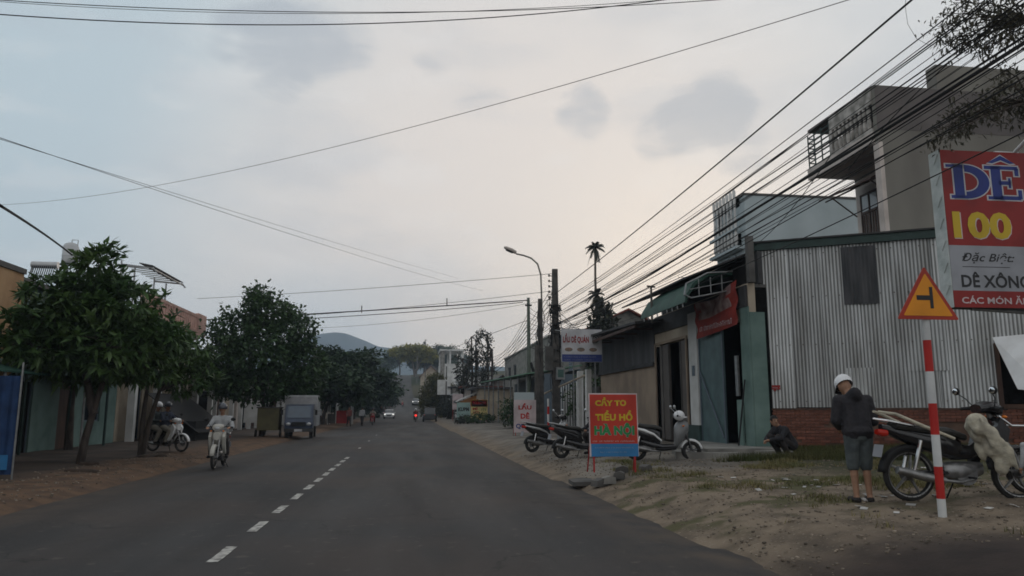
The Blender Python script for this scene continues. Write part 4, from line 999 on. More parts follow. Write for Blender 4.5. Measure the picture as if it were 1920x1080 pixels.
for k in range(5):
    b = MB(); z = H-.35-k*.28; b.tube([(-.13, 0, z), (-.30, 0, z)], .02, 6); b.lathe([(.035, 0), (.06, .03), (.035, .06), (.06, .09), (.03, .12)], 8, (-.30, 0, z-.04)); b.build('insulator', M['conc_d'], up)
for (z, m_) in ((2.75, 'galv'), ):
    b = MB(); b.b2(-.05, .38, -.45, -.2, 2.65, 3.25); bo = b.build('meter_box', M['galv'], up); MB().b2(.02, .31, -.46, -.452, 2.76, 3.14).build('meter_window', M['teal'], bo)
b = MB(); b.b2(-.55, -.16, -.3, .0, 3.1, 4.3); b.build('junction_box', M['conc_d'], up)
b = MB(); b.b2(.15, .42, -.25, .1, 4.25, 4.75); b.ball((.34, -.1, 4.8), .15); b.build('splice_case', M['black'], up)
sp_ = PY(1028, 580, 38); lp, H = pole('street_lamp', 'grey street lamp with long curved arm leaning over the road', 'street lamp', 6.62, 38, 7.2, .17, .10, 'pole_d', True)
mb = MB()
for k in range(18):
    a = r.uniform(0, 6.28); z = r.uniform(2.8, H-.2); l_ = r.uniform(.4, 1.8); R_ = r.uniform(.18, .36)
    mb.tube([(.12*math.cos(a), .1*math.sin(a), z), (R_*math.cos(a), .2*math.sin(a), z-l_*.4), (.15*math.cos(a+.8), .1*math.sin(a), z-l_)], .018, 4)
tag(mb.build('cable_tangle', M['wire'], lp), kind='stuff')
L0 = lp.location; pts = []
for (px, py) in ((1016, 575), (1015, 545), (1014, 515), (1008, 495), (996, 484), (982, 479), (968, 476)): p = PY(px, py, 38); pts.append((p.x-L0.x, 0, p.z-L0.z))
MB().tube([(0, 0, 3)]+[(0, 0, H-.6)]+pts, [.05, .05]+[.045]*len(pts), 8).build('lamp_arm', M['conc'], lp, smooth=True)
p = PY(957, 470, 38); hm = MB(); hm.loft([(-.36, 0, .06, .11, .04), (-.25, 0, .05, .16, .08), (.1, 0, .0, .17, .10), (.28, 0, -.04, .12, .09), (.34, 0, -.05, .06, .06)], 12); o = hm.build('lamp_head', M['pinkw'], lp, smooth=True); o.location = (p.x-L0.x, 0, p.z-L0.z+.03); o.rotation_euler = (0, math.radians(14), 0)
g_ = MB().loft([(-.24, 0, -.05, .12, .03), (.1, 0, -.09, .13, .05), (.18, 0, -.09, .09, .03)], 10).build('lamp_glass', M['glass'], o)
gp, H = pole('utility_pole', 'slim greenish utility pole left of the street lamp', 'utility pole', 7.15, 45, 8.3, .15, .09, 'pole_g')
gp.rotation_euler = (0, math.radians(-.3), 0)
b = MB(); b.tube([(.1, -.05, 4.0), (.3, -.05, 3.4)], .09, 8); b.b2(-.2, .2, -.1, .1, H-.5, H-.42); b.build('cable_joint', M['black'], gp)
tp, H = pole('utility_pole', 'short dark utility pole in front of the street lamp', 'utility pole', 6.1, 36.0, 4.6, .14, .11, 'pole_d')
rw = thing('bollard_post', 'slim red and white marker post behind the scooters', 'post', (5.72, 31, .35)); 
for i in range(5): MB().tube([(0, 0, i*.32), (0, 0, (i+1)*.32)], .045, 10, cap=(i == 4)).build('post_band', M['p_bandr'] if i % 2 else M['p_band'], rw, smooth=True)
for k, (x, y, s) in enumerate(((5.6, 118, 'first'), (4.6, 150, 'second'), (3.6, 185, 'third'), (1.9, 225, 'fourth'))):
    pole('utility_pole', 'distant utility pole up the right of the hill road, %s one' % s, 'utility pole', x, y, hill(y)+8.2, .15, .1, 'pole')
for k, (x, y, s) in enumerate(((-7.2, 58, 'nearest'), (-7.4, 96, 'middle'), (-8.2, 160, 'farthest'))):
    pole('utility_pole', 'utility pole among the trees on the left, %s one' % s, 'utility pole', x, y, hill(y)+6.4, .14, .1, 'pole_d')
fp, H = pole('utility_pole', 'far thin pole standing in the tall bare trees', 'utility pole', 7.6, 88, 9.6, .13, .09, 'pole')
# ============================================================ PEOPLE
def remesh(mb, name, mt, parent, vox, smooth=2, mats=None):
    me = mb.mesh(name, mt); o = bpy.data.objects.new(name, me); COL.objects.link(o)
    m = o.modifiers.new('r', 'REMESH'); m.mode = 'VOXEL'; m.voxel_size = vox; m.use_smooth_shade = True
    if smooth: s = o.modifiers.new('s', 'SMOOTH'); s.factor = .5; s.iterations = smooth
    dg = bpy.context.evaluated_depsgraph_get(); ev = o.evaluated_get(dg); me2 = bpy.data.meshes.new_from_object(ev)
    bpy.data.objects.remove(o)
    me2.materials.clear(); me2.materials.append(mt)
    o = bpy.data.objects.new(name, me2); COL.objects.link(o); o.parent = parent; return o
def limb(mb, pts, rs, n=10):
    for i in range(len(pts)-1): mb.tube([pts[i], pts[i+1]], [rs[i], rs[i+1]], n)
    for p, r_ in zip(pts, rs): mb.ball(p, r_, n, 6)
def V3(*a): return Vector(a)
def hand(mb, w, dirn, side, s=1.):
    d = Vector(dirn).normalized(); u = V3(0, 0, 1).cross(d); u = u.normalized() if u.length > .1 else V3(0, 1, 0); w_ = d.cross(u)
    pc = Vector(w)+d*.045*s; mb.ball(pc, V3(.045, .045, .03)*s, 10, 6)
    for k, l in enumerate((.07, .08, .075, .06)):
        b = pc+d*.03*s+u*((k-1.5)*.019*s); m_ = b+d*l*.5*s-w_*.008*s; e = m_+d*l*.42*s-w_*.025*s
        limb(mb, [b, m_, e], [.0095*s, .0088*s, .0075*s], 6)
    b = pc-d*.01*s+u*.035*side*s; limb(mb, [b, b+d*.03*s+u*.022*side*s, b+d*.058*s+u*.022*side*s-w_*.01*s], [.012*s, .0105*s, .009*s], 6)
STAND = dict(P=V3(0, 0, .93), C=V3(.0, 0, 1.40), H=V3(.03, 0, 1.60), F=V3(1, 0, 0),
             sh=[V3(0, .185, 1.38), V3(0, -.185, 1.38)], el=[V3(-.02, .24, 1.11), V3(-.02, -.24, 1.11)], wr=[V3(.06, .25, .87), V3(.06, -.25, .87)],
             hp=[V3(0, .09, .90), V3(0, -.09, .90)], kn=[V3(.02, .10, .50), V3(.02, -.10, .50)], an=[V3(-.01, .10, .08), V3(-.01, -.10, .08)], to=[V3(.14, .12, .03), V3(.14, -.12, .03)])
WALK = dict(STAND, kn=[V3(.14, .09, .52), V3(-.04, -.09, .49)], an=[V3(.20, .09, .10), V3(-.26, -.09, .14)], to=[V3(.34, .10, .05), V3(-.13, -.10, .04)], wr=[V3(-.12, .24, .9), V3(.18, -.24, .92)])
SIT = dict(P=V3(-.14, 0, .84), C=V3(-.10, 0, 1.28), H=V3(-.05, 0, 1.50), F=V3(1, 0, 0),
           sh=[V3(-.10, .19, 1.25), V3(-.10, -.19, 1.25)], el=[V3(.06, .30, 1.03), V3(.06, -.30, 1.03)], wr=[V3(.30, .27, 1.02), V3(.30, -.27, 1.02)],
           hp=[V3(-.12, .10, .82), V3(-.12, -.10, .82)], kn=[V3(.26, .17, .70), V3(.26, -.17, .70)], an=[V3(.10, .20, .34), V3(.10, -.20, .34)], to=[V3(.24, .23, .29), V3(.24, -.23, .29)])
def figure(label, loc, rz, J, top, bot, hem=.93, head='hair', vox=.02, hands=False, shoes='black', sc=1., sleeves=.92, bare=False, hood=False, group=None, bulk=1.):
    t = thing('person', label, 'person', loc, rz, group); t.scale = (sc,)*3
    P, C, H, F = J['P'], J['C'], J['H'], Vector(J['F']).normalized()
    up = (C-P).normalized(); mb = MB(); side = V3(0, 1, 0) if 'S' not in J else Vector(J['S'])
    def torso(m, g):
        mid = P.lerp(C, .5)
        for s in (-1, 1):
            limb(m, [P+side*s*.075, mid+side*s*.065, C-up*.06+side*s*.09], [.10+g, .095+g, .095+g])
            limb(m, [C-up*.05+side*s*.05, J['sh'][0 if s > 0 else 1]], [.075+g, .055+g])
    torso(mb, 0)
    limb(mb, [C-up*.02, H-(H-C).normalized()*.06], [.06, .05]); 
    # head: skull, jaw, nose, ears
    R = F.to_track_quat('X', 'Z').to_matrix()
    def hp_(x, y, z): return H+R@V3(x, y, z)
    hb = MB(); hb.ball((0, 0, 0), (.098, .078, .112), 14, 10); mb.add([H+R@Vector(v) for v in hb.v], hb.f)
    mb.ball(hp_(.045, 0, -.07), (.05, .048, .05), 10, 6); mb.ball(hp_(.105, 0, -.015), (.018, .014, .022), 8, 5)
    for s in (-1, 1): mb.ball(hp_(-.005, s*.082, -.01), (.022, .012, .032), 8, 5)
    for i, s in ((0, 1), (1, -1)):
        limb(mb, [J['sh'][i], J['el'][i], J['wr'][i]], [.047, .038, .026])
        d = (J['wr'][i]-J['el'][i])
        if hands: hand(mb, J['wr'][i], d, -s)
        else: mb.ball(J['wr'][i]+d.normalized()*.06, .042, 8, 5)
        limb(mb, [J['hp'][i], J['kn'][i], J['an'][i]], [.088, .055, .036]); limb(mb, [J['an'][i]-V3(.03, 0, .03), J['to'][i]], [.036, .03])
        calf = J['kn'][i].lerp(J['an'][i], .3); mb.ball(calf, .056, 8, 6)
    remesh(mb, 'body', M['skin'], t, vox)
    # eyes, mouth and brows
    if hands or vox < .02:
        e = MB()
        for s in (-1, 1): e.ball(hp_(.088, s*.032, .012), (.010, .013, .008), 8, 5); e.box(hp_(.094, s*.033, .036), (.01, .03, .007))
        e.box(hp_(.095, 0, -.058), (.012, .04, .007)); e.build('face_features', M['hair'], t)
    # clothes
    g = .022*bulk; mb = MB(); torso(mb, g)
    for i in (0, 1):
        w = J['el'][i].lerp(J['wr'][i], sleeves); limb(mb, [J['sh'][i], J['el'][i], w], [.06*bulk+.005, .054*bulk, .042*bulk])
    mb.ball(P+up*.02, (.13*bulk, .17*bulk, .10), 12, 6)
    limb(mb, [C-up*.03, C+up*.02], [.09, .075])
    if hood:
        limb(mb, [C+V3(-.06, .06, .02), C+V3(-.09, 0, .07), C+V3(-.06, -.06, .02)], [.07, .085, .07])
    remesh(mb, 'jacket' if hood else 'shirt', M[top], t, vox, 3)
    mb = MB(); mb.ball(P-up*.03, (.12, .155, .11), 12, 6)
    for i in (0, 1):
        h_ = J['kn'][i].lerp(J['an'][i], hem) if hem > 0 else J['hp'][i].lerp(J['kn'][i], 1+hem)
        limb(mb, [J['hp'][i], J['kn'][i]] + ([h_] if hem > 0 else []), [.105, .082] + ([.062] if hem > 0 else []))
    remesh(mb, 'trousers' if hem > .5 else 'shorts', M[bot], t, vox, 3)
    if not bare:
        mb = MB()
        for i in (0, 1): limb(mb, [J['an'][i]+V3(-.03, 0, -.04), J['to'][i]], [.042, .038], 8)
        mb.build('footwear', M[shoes], t, smooth=True)
    hb = MB()
    if head in ('hair', 'cap'):
        hb.ball((0, 0, 0), (.106, .086, .112), 14, 10); q = MB()
        q.v = [H+R@(Vector(v)+V3(-.014, 0, .022)) for v in hb.v]; q.f = [f for f in hb.f if not all(hb.v[i][0] > .045 and hb.v[i][2] < .045 for i in f) and not all(hb.v[i][2] < -.065 for i in f)]; q.m = [0]*len(q.f)
        q.build('hair', M['hair'], t, smooth=True, fix=False)
    else:
        hb.ball((0, 0, 0), (.135, .118, .13), 16, 10); q = MB()
        q.v = [H+R@(Vector(v)+V3(-.005, 0, .035)) for v in hb.v]; q.f = [f for f in hb.f if not all(hb.v[i][2] < -.035 for i in f)]; q.m = [0]*len(q.f)
        ho = q.build('helmet', M[head], t, smooth=True, fix=False)
        if vox < .02 or head == 'helmet_w':
            p = MB(); p.prism([(.06, -.09), (.16, -.075), (.20, 0), (.16, .075), (.06, .09)], -.012, .0, 'Z'); pv = MB().add([H+R@(Vector(v)+V3(0, 0, .015)) for v in p.v], p.f); pv.build('visor', M['black'], ho)
    return t

# man standing with his back to the road, head bowed
mx, my = 5.82, 9.25; mz = gz(mx, my)
BACK = dict(P=V3(0, 0, .88), C=V3(.10, 0, 1.32), H=V3(.25, .02, 1.50), F=V3(.75, .0, -.62),
            sh=[V3(.08, .19, 1.30), V3(.08, -.19, 1.30)], el=[V3(.08, .25, 1.04), V3(.06, -.25, 1.03)], wr=[V3(.26, .12, .95), V3(.26, -.10, .95)],
            hp=[V3(0, .09, .86), V3(0, -.09, .86)], kn=[V3(.02, .085, .46), V3(.02, -.085, .46)], an=[V3(-.02, .085, .08), V3(-.02, -.085, .08)], to=[V3(.12, .11, .03), V3(.12, -.11, .03)])
man = figure('man in black hooded jacket, grey shorts and white helmet standing with his back turned', (mx, my, mz), math.radians(84), BACK, 'jacket', 'shorts', hem=-.0, head='helmet_w', vox=.011, hands=True, bare=False, hood=True, bulk=1.25, shoes='trouser')
# crouching man at the wall
cx, cy = 8.28, 16.0; cz = gz(cx, cy)
CROUCH = dict(P=V3(-.17, 0, .27), C=V3(.10, 0, .62), H=V3(.20, -.05, .79), F=V3(.35, -.92, -.02),
              sh=[V3(.10, .17, .60), V3(.10, -.17, .60)], el=[V3(.26, .22, .42), V3(.30, -.20, .40)], wr=[V3(.46, .08, .38), V3(.46, -.06, .36)],
              hp=[V3(-.15, .09, .24), V3(-.15, -.09, .24)], kn=[V3(.27, .14, .44), V3(.27, -.14, .44)], an=[V3(.02, .13, .08), V3(.02, -.13, .08)], to=[V3(.18, .15, .03), V3(.18, -.15, .03)])
# facing left in the picture, face turned to the camera
CROUCH['F'] = V3(.25, .95, -.05)
figure('man in dark clothes crouching on the grass by the brick wall', (cx, cy, cz), math.radians(195), CROUCH, 'jacket', 'trouser', hem=.9, head='hair', vox=.012, hands=True, bulk=1.15)

# ============================================================ MOTORBIKES
def motorbike(kind, label, loc, rz, body, second='blackp', seatm='seat', group=None, mirrors=True, lean=0., lamp=None, rack=False, steer=.0, box=None, helmet=None):
    """origin on the ground between the wheels, forward +X"""
    t = thing('motorbike' if kind != 'scooter' else 'scooter', label, 'scooter' if kind == 'scooter' else 'motorbike', loc, rz, group); t.rotation_euler = (lean, 0, rz)
    sc_ = kind == 'scooter'
    R = .235 if sc_ else .295; tr = .052 if sc_ else .038; xf, xr = (.66, -.60) if sc_ else (.63, -.60)
    Rt = R-tr
    for x, nm in ((xf, 'front'), (xr, 'rear')):
        y = 0
        w = MB(); w.lathe([(.04, -.06), (.05, -.03), (.05, .03), (.04, .06)], 12, (x, y, R), 'Y'); w.tube([(x, -.085, R), (x, .085, R)], .014, 6)
        wo = w.build('wheel', M['alu'], t, smooth=True)
        MB().torus(Rt, tr, (x, y, R), 'Y', 30, 8).build('tyre', M['tyre'], wo, smooth=True)
        q = MB(); q.lathe([(Rt-tr*.55, -.03), (Rt-tr*.2, -.035), (Rt-tr*.2, .035), (Rt-tr*.55, .03)], 28, (x, y, R), 'Y', 0, True); q.build('rim', M['alu'], wo, smooth=True)
        q = MB()
        if sc_ or kind == 'sport':
            for k in range(5):
                a = 6.283*k/5; q.tube([(x+.03*math.cos(a), 0, R+.03*math.sin(a)), (x+(Rt-tr*.4)*math.cos(a+.15), 0, R+(Rt-tr*.4)*math.sin(a+.15))], [.022, .013], 6)
        else:
            for k in range(18):
                a = 6.283*k/18; s = (-1)**k; q.tube([(x+.04*math.cos(a), s*.03, R+.04*math.sin(a)), (x+(Rt-tr*.4)*math.cos(a+.35*s), 0, R+(Rt-tr*.4)*math.sin(a+.35*s))], .003, 4)
        q.build('spokes', M['alu'], wo)
        # disc
        if x > 0: MB().lathe([(.045, .045), (.10, .045), (.10, .049), (.045, .049)], 18, (x, 0, R), 'Y', 0, True).build('brake_disc', M['chrome'], wo)
        else: MB().lathe([(.001, .04), (.075, .045), (.075, .07), (.001, .075)], 16, (x, 0, R), 'Y').build('brake_drum', M['alu'], wo)
    hx, hz = xf-.24, .98                           # steering head
    f = MB()
    for s in (-1, 1): f.tube([(xf, s*.075, R), (xf-.06, s*.075, R+.22), (hx+.05, s*.07, .74)], [.022, .024, .026], 8)
    f.tube([(hx+.06, 0, .70), (hx-.02, 0, 1.0)], .03, 8); f.build('front_fork', M['alu' if not sc_ else 'blackp'], t, smooth=True)
    def fender(x, a0, a1, w, gap, mname, nm, n=10):
        mb = MB(); ra = R+gap; vs = []; fs = []
        for i in range(n+1):
            a = math.radians(lerp(a0, a1, i/n))
            for j in range(5):
                c = (-1, -.75, 0, .75, 1)[j]; d = (-.05, -.012, 0, -.012, -.05)[j]
                vs.append((x+(ra+d)*math.cos(a), c*w, R+(ra+d)*math.sin(a)))
        for i in range(n):
            for j in range(4): fs.append((i*5+j, i*5+j+1, (i+1)*5+j+1, (i+1)*5+j))
        mb.add(vs, fs); o = mb.build(nm, M[mname], t, smooth=True)
        m_ = o.modifiers.new('t', 'SOLIDIFY'); m_.thickness = .006; return o
    fender(xf, 10, 165, .062, .035, body if kind != 'cub' else body, 'front_fender')
    # legshield and front apron
    shield_m = body
    ls = MB()
    if sc_:
        ls.loft([(hx-.13, 0, .55, .17, .26), (hx-.08, 0, .58, .20, .30), (hx, 0, .66, .18, .28), (hx+.10, 0, .73, .13, .20), (hx+.19, 0, .77, .06, .10)], 14, 2.3)
        ls.build('front_apron', M['scoot_grey' if body == 'whitep' else shield_m], t, smooth=True)
        MB().loft([(hx-.12, 0, .30, .17, .05), (0, 0, .27, .19, .05), (-.15, 0, .29, .17, .07)], 12, 3).build('floorboard', M['black'], t, smooth=True)
        b = MB(); b.loft([(-.06, 0, .50, .12, .20), (-.2, 0, .55, .165, .22), (-.45, 0, .62, .17, .17), (-.7, 0, .72, .13, .12), (-.90, 0, .80, .06, .05)], 14, 2.5); b.build('rear_body', M['blackp'], t, smooth=True)
        b = MB(); b.loft([(-.02, 0, .45, .13, .03), (-.2, 0, .60, .172, .06), (-.42, 0, .69, .178, .055), (-.68, 0, .75, .145, .045), (-.86, 0, .79, .08, .03)], 14, 2.5); b.build('side_panel', M[body], t, smooth=True)
        b = MB(); b.loft([(.30, 0, .34, .17, .05), (0, 0, .32, .195, .06), (-.3, 0, .38, .19, .08), (-.5, 0, .44, .12, .06)], 12, 2.6); b.build('lower_panel', M[second], t, smooth=True)
        b = MB(); b.loft([(-.0, 0, .72, .09, .04), (-.15, 0, .765, .14, .055), (-.42, 0, .79, .15, .055), (-.62, 0, .835, .13, .05), (-.78, 0, .85, .09, .035)], 14, 2.6); b.build('saddle', M[seatm], t, smooth=True)
        b = MB(); b.loft([(-.2, .0, .30, .10, .09), (-.45, .02, .28, .11, .09), (-.62, .05, .26, .07, .07)], 12); b.build('engine', M['alu'], t, smooth=True)
        hdz = 1.0
    else:
        b = MB()
        for s in (-1, 1):
            pr_ = [(hx-.02, .93), (hx+.08, .80), (hx+.02, .60), (hx-.10, .40), (hx-.17, .36), (hx-.20, .50), (hx-.12, .72)]
            b.prism(pr_, s*.13, s*.20)
        b.loft([(hx-.06, 0, .76, .15, .16), (hx+.02, 0, .80, .13, .15), (hx+.09, 0, .82, .08, .10)], 12); b.build('leg_shield', M[shield_m], t, smooth=True)
        b = MB(); b.loft([(hx-.06, 0, .68, .07, .09), (.1, 0, .54, .06, .08), (-.1, 0, .55, .07, .10)], 10); b.build('spine', M[second], t, smooth=True)
        b = MB(); b.loft([(.0, 0, .57, .06, .11), (-.16, 0, .62, .12, .15), (-.45, 0, .68, .13, .11), (-.72, 0, .76, .09, .07), (-.88, 0, .82, .05, .04)], 12); b.build('rear_body', M[second if kind == 'cub' else body], t, smooth=True)
        b = MB(); b.loft([(.05, 0, .71, .08, .04), (-.15, 0, .775, .125, .05), (-.45, 0, .80, .13, .05), (-.75, 0, .84, .11, .045)], 12); b.build('saddle', M[seatm], t, smooth=True)
        b = MB(); b.loft([(.22, 0, .36, .06, .07), (.10, 0, .34, .10, .10), (-.12, 0, .33, .12, .11), (-.24, 0, .34, .09, .08)], 12); b.tube([(.0, -.1, .3), (.0, .1, .3)], .12, 14); b.build('engine', M['alu'], t, smooth=True)
        b = MB(); b.tube([(-.1, .07, .33), (xr, .07, R)], .03, 6); b.tube([(-.1, -.07, .33), (xr, -.07, R)], .03, 6); b.build('swing_arm', M['blackp'], t)
    b = MB(); 
    for s in (-1, 1): b.tube([(xr, s*.11, R+.03), (xr+.10, s*.12, .68)], .022, 8)
    b.build('shock_absorber', M['chrome'], t, smooth=True)
    b = MB(); b.tube([(.1, -.10, .26), (-.1, -.14, .22), (-.28, -.15, .24)], .018, 8); b.tube([(-.28, -.15, .24), (-.50, -.16, .28), (-.82, -.17, .36)], [.035, .048, .042], 10); b.build('exhaust', M['chrome' if kind == 'cub' else 'alu'], t, smooth=True)
    # handlebars
    b = MB(); hz2 = 1.03
    b.tube([(hx-.10, -.33, hz2), (hx-.06, -.2, hz2+.02), (hx-.03, 0, hz2-.02), (hx-.06, .2, hz2+.02), (hx-.10, .33, hz2)], .013, 6)
    for s in (-1, 1): b.tube([(hx-.07, s*.23, hz2+.01), (hx-.10, s*.35, hz2)], .02, 8); b.tube([(hx-.04, s*.2, hz2), (hx-.03, s*.34, hz2-.01)], .006, 5)
    hb_ = b.build('handlebar', M['black'], t, smooth=True)
    b = MB(); b.loft([(hx-.16, 0, hz2-.0, .10, .05), (hx-.06, 0, hz2+.02, .15, .07), (hx+.04, 0, hz2-.0, .13, .08), (hx+.10, 0, hz2-.02, .08, .06)], 12); b.build('headlamp_cowl', M[body if kind == 'cub' else 'blackp'], hb_, smooth=True)
    MB().ball((hx+.095, 0, hz2-.02), (.022, .07, .05), 12, 8).build('headlight', M[lamp or 'silver'], t, smooth=True)
    for s in (-1, 1):
        MB().ball((hx+.06, s*.15, hz2-.09 if not sc_ else .80), (.03, .03, .02), 8, 6).build('indicator', M['lens_o'], t, smooth=True)
        if mirrors:
            b = MB(); b.tube([(hx-.06, s*.18, hz2+.02), (hx-.10, s*.26, hz2+.12), (hx-.15, s*.30, hz2+.17)], .006, 5); b.ball((hx-.16, s*.33, hz2+.205), (.03, .062, .046), 12, 8); mo = b.build('mirror', M['silver' if sc_ else 'black'], t, smooth=True)
            MB().ball((hx-.178, s*.33, hz2+.205), (.010, .054, .038), 12, 6).build('mirror_glass', M['mirror'], mo, smooth=True)
    MB().loft([(-.84, 0, .76, .09, .04), (-.89, 0, .76, .08, .045), (-.93, 0, .77, .05, .03)], 12).build('tail_light', M['lens_r'], t, smooth=True)
    fender(xr, 60, 175, .07, .045, 'black', 'rear_fender')
    b = MB(); b.box((-.93, 0, .56), (.008, .19, .14), R=Matrix.Rotation(.25, 3, 'Y')); b.build('number_plate', M['p_grey'], t)
    b = MB(); b.tube([(-.55, .12, .84), (-.85, .10, .90), (-.95, 0, .92), (-.85, -.10, .90), (-.55, -.12, .84)], .012, 6); b.build('grab_rail', M['chrome' if not sc_ else 'silver'], t, smooth=True)
    b = MB(); b.tube([(-.02, .1, .24), (-.06, .22, .01)], .010, 6); b.tube([(.02, -.22, .27), (.02, .22, .27)], .012, 6); b.build('side_stand', M['black'], t)
    if box: MB().b2(-.75, -.35, -.17, .17, .9, 1.15).build('carrier_box', M[box], t)
    return t

def place_bike(px, py, z, **k): pass
# white and black scooter at the right of the red board
b1 = PZ(1243, 856, .44)
s1 = motorbike('scooter', 'white and black scooter with silver helmet on its handlebar, parked right of the red board', (5.88, 17.2, gz(5.9, 17.2)-.01), math.radians(-12), 'whitep', 'blackp')
hm_ = MB(); hm_.ball((0, 0, 0), (.13, .12, .12), 16, 10); hm_.b2(.0, .15, -.1, .1, -.05, -.02); o = hm_.build('helmet', M['helmet_w'], None, smooth=True); o.location = (5.88+.36, 17.2-.20, gz(6, 17.2)+1.02); tag(o, 'silver white helmet hanging from the handlebar of the white scooter', 'helmet')
s2_ = motorbike('scooter', 'glossy black scooter parked left of the red board', (4.52, 19.6, gz(4.5, 19.6)-.01), math.radians(12), 'blackp', 'blackp', mirrors=True)
s3_ = motorbike('scooter', 'silver and black scooter with its tail to the road, parked farthest left', (4.25, 22.7, gz(4.2, 22.7)-.01), math.radians(14), 'silver', 'blackp')
s4_ = motorbike('cub', 'dark motorbike parked behind the glossy black scooter with a silver box', (5.5, 21.6, gz(5.5, 21.6)), math.radians(60), 'blackp', 'blackp', box='silver')
pz_ = MB(); 
o = figure('person in dark clothes bending behind the glossy black scooter', (5.15, 20.6, gz(5.1, 20.6)), math.radians(200), dict(SIT, P=V3(-.1, 0, .5), C=V3(.05, 0, .9), H=V3(.12, 0, 1.08), sh=[V3(.03, .18, .88), V3(.03, -.18, .88)], el=[V3(.2, .22, .7), V3(.2, -.22, .7)], wr=[V3(.4, .15, .65), V3(.4, -.15, .65)], hp=[V3(-.1, .09, .48), V3(-.1, -.09, .48)], kn=[V3(.3, .12, .5), V3(.3, -.12, .5)], an=[V3(.15, .12, .08), V3(.15, -.12, .08)], to=[V3(.3, .12, .03), V3(.3, -.12, .03)]), 'jacket', 'trouser', head='hair')
# near black motorbike carrying a sack
nb = motorbike('sport', 'big black motorbike with long seat parked behind the red and white post', (6.86, 8.75, gz(6.8, 8.8)), math.radians(-6), 'blackp', 'blackp')
nb.scale = (1.12, 1.12, 1.1)
b = MB()
for s in (-1, 1): b.tube([(-.15, s*.17, .70), (-.5, s*.19, .84), (-.78, s*.16, .97), (-.92, s*.05, 1.0)], [.016, .02, .02, .014], 8)
b.build('pale_seat_rim', M['sack'], nb, smooth=True)
def sack():
    r_ = random.Random(2); mb = MB()
    for k in range(26):
        t_ = k/25; mb.ball((.02+.26*t_+r_.uniform(-.05, .05), r_.uniform(-.16, .06), .86-.50*t_+r_.uniform(-.05, .05)), (r_.uniform(.08, .13), r_.uniform(.07, .11), r_.uniform(.08, .14)), 8, 6)
    for k in range(8): mb.tube([(-.02+.05*k, -.22, .9-.05*k), (.12+.04*k, -.2, .55-.04*k)], .025, 5)
    o = remesh(mb, 'sack', M['sack'], None, .02, 2); return o
o = sack(); o.location = (6.94, 8.62, gz(6.8, 8.7)+.13); o.rotation_euler = (0, 0, math.radians(-6)); o['label'] = 'crumpled cream cloth sack hung over the front of the big black motorbike'; o['category'] = 'sack'
nb2 = motorbike('cub', 'dark motorbike cut by the right edge of the photo', (8.35, 8.55, gz(8.3, 8.5)), math.radians(170), 'blackp', 'blackp')
b = MB()
for s in (-1, 1): b.tube([(.30, s*.12, .84), (.86, s*.11, .85), (1.0, s*.09, .97)], .016, 8)
b.tube([(1.0, .09, .97), (1.0, -.09, .97)], .014, 6); b.build('front_rack', M['chrome'], nb2, smooth=True) 
bpl = MB(); 
o = figure('child in blue shorts beside the near motorbikes', (7.2, 8.0, gz(7.2, 8)), math.radians(80), STAND, 'shirt_w', 'navy', hem=-.15, head='hair', vox=.016, hands=True, sc=.50)

# oncoming rider on the road
mr_ = motorbike('cub', 'white fronted motorbike ridden towards the camera along the left lane', (-4.85, 20.6, .02), math.radians(-88), 'offwhite', 'blackp')
figure('rider in pale shirt and dark trousers on the white fronted motorbike, wearing a grey cap', (-4.85, 20.6, .02), math.radians(-88), SIT, 'shirt_w', 'trouser', head='helmet_d', vox=.016, hands=True)
lr = motorbike('cub', 'white and black motorbike turned side on at the left roadside', (-8.05, 26.9, gz(-8, 26.9)), math.radians(-28), 'whitep', 'blackp')
figure('rider in dark shirt and khaki trousers sitting on the side on motorbike', (-8.05, 26.9, gz(-8, 26.9)), math.radians(-28), dict(SIT, F=V3(1, -.2, -.1)), 'shirt_b', 'khaki', head='helmet_d', vox=.016)
figure('passenger in grey with a white helmet behind the rider on the side on motorbike', (-8.42, 27.1, gz(-8.4, 27)), math.radians(-28), dict(SIT, F=V3(1, 0, -.2)), 'shorts', 'khaki', head='helmet_w', vox=.018)

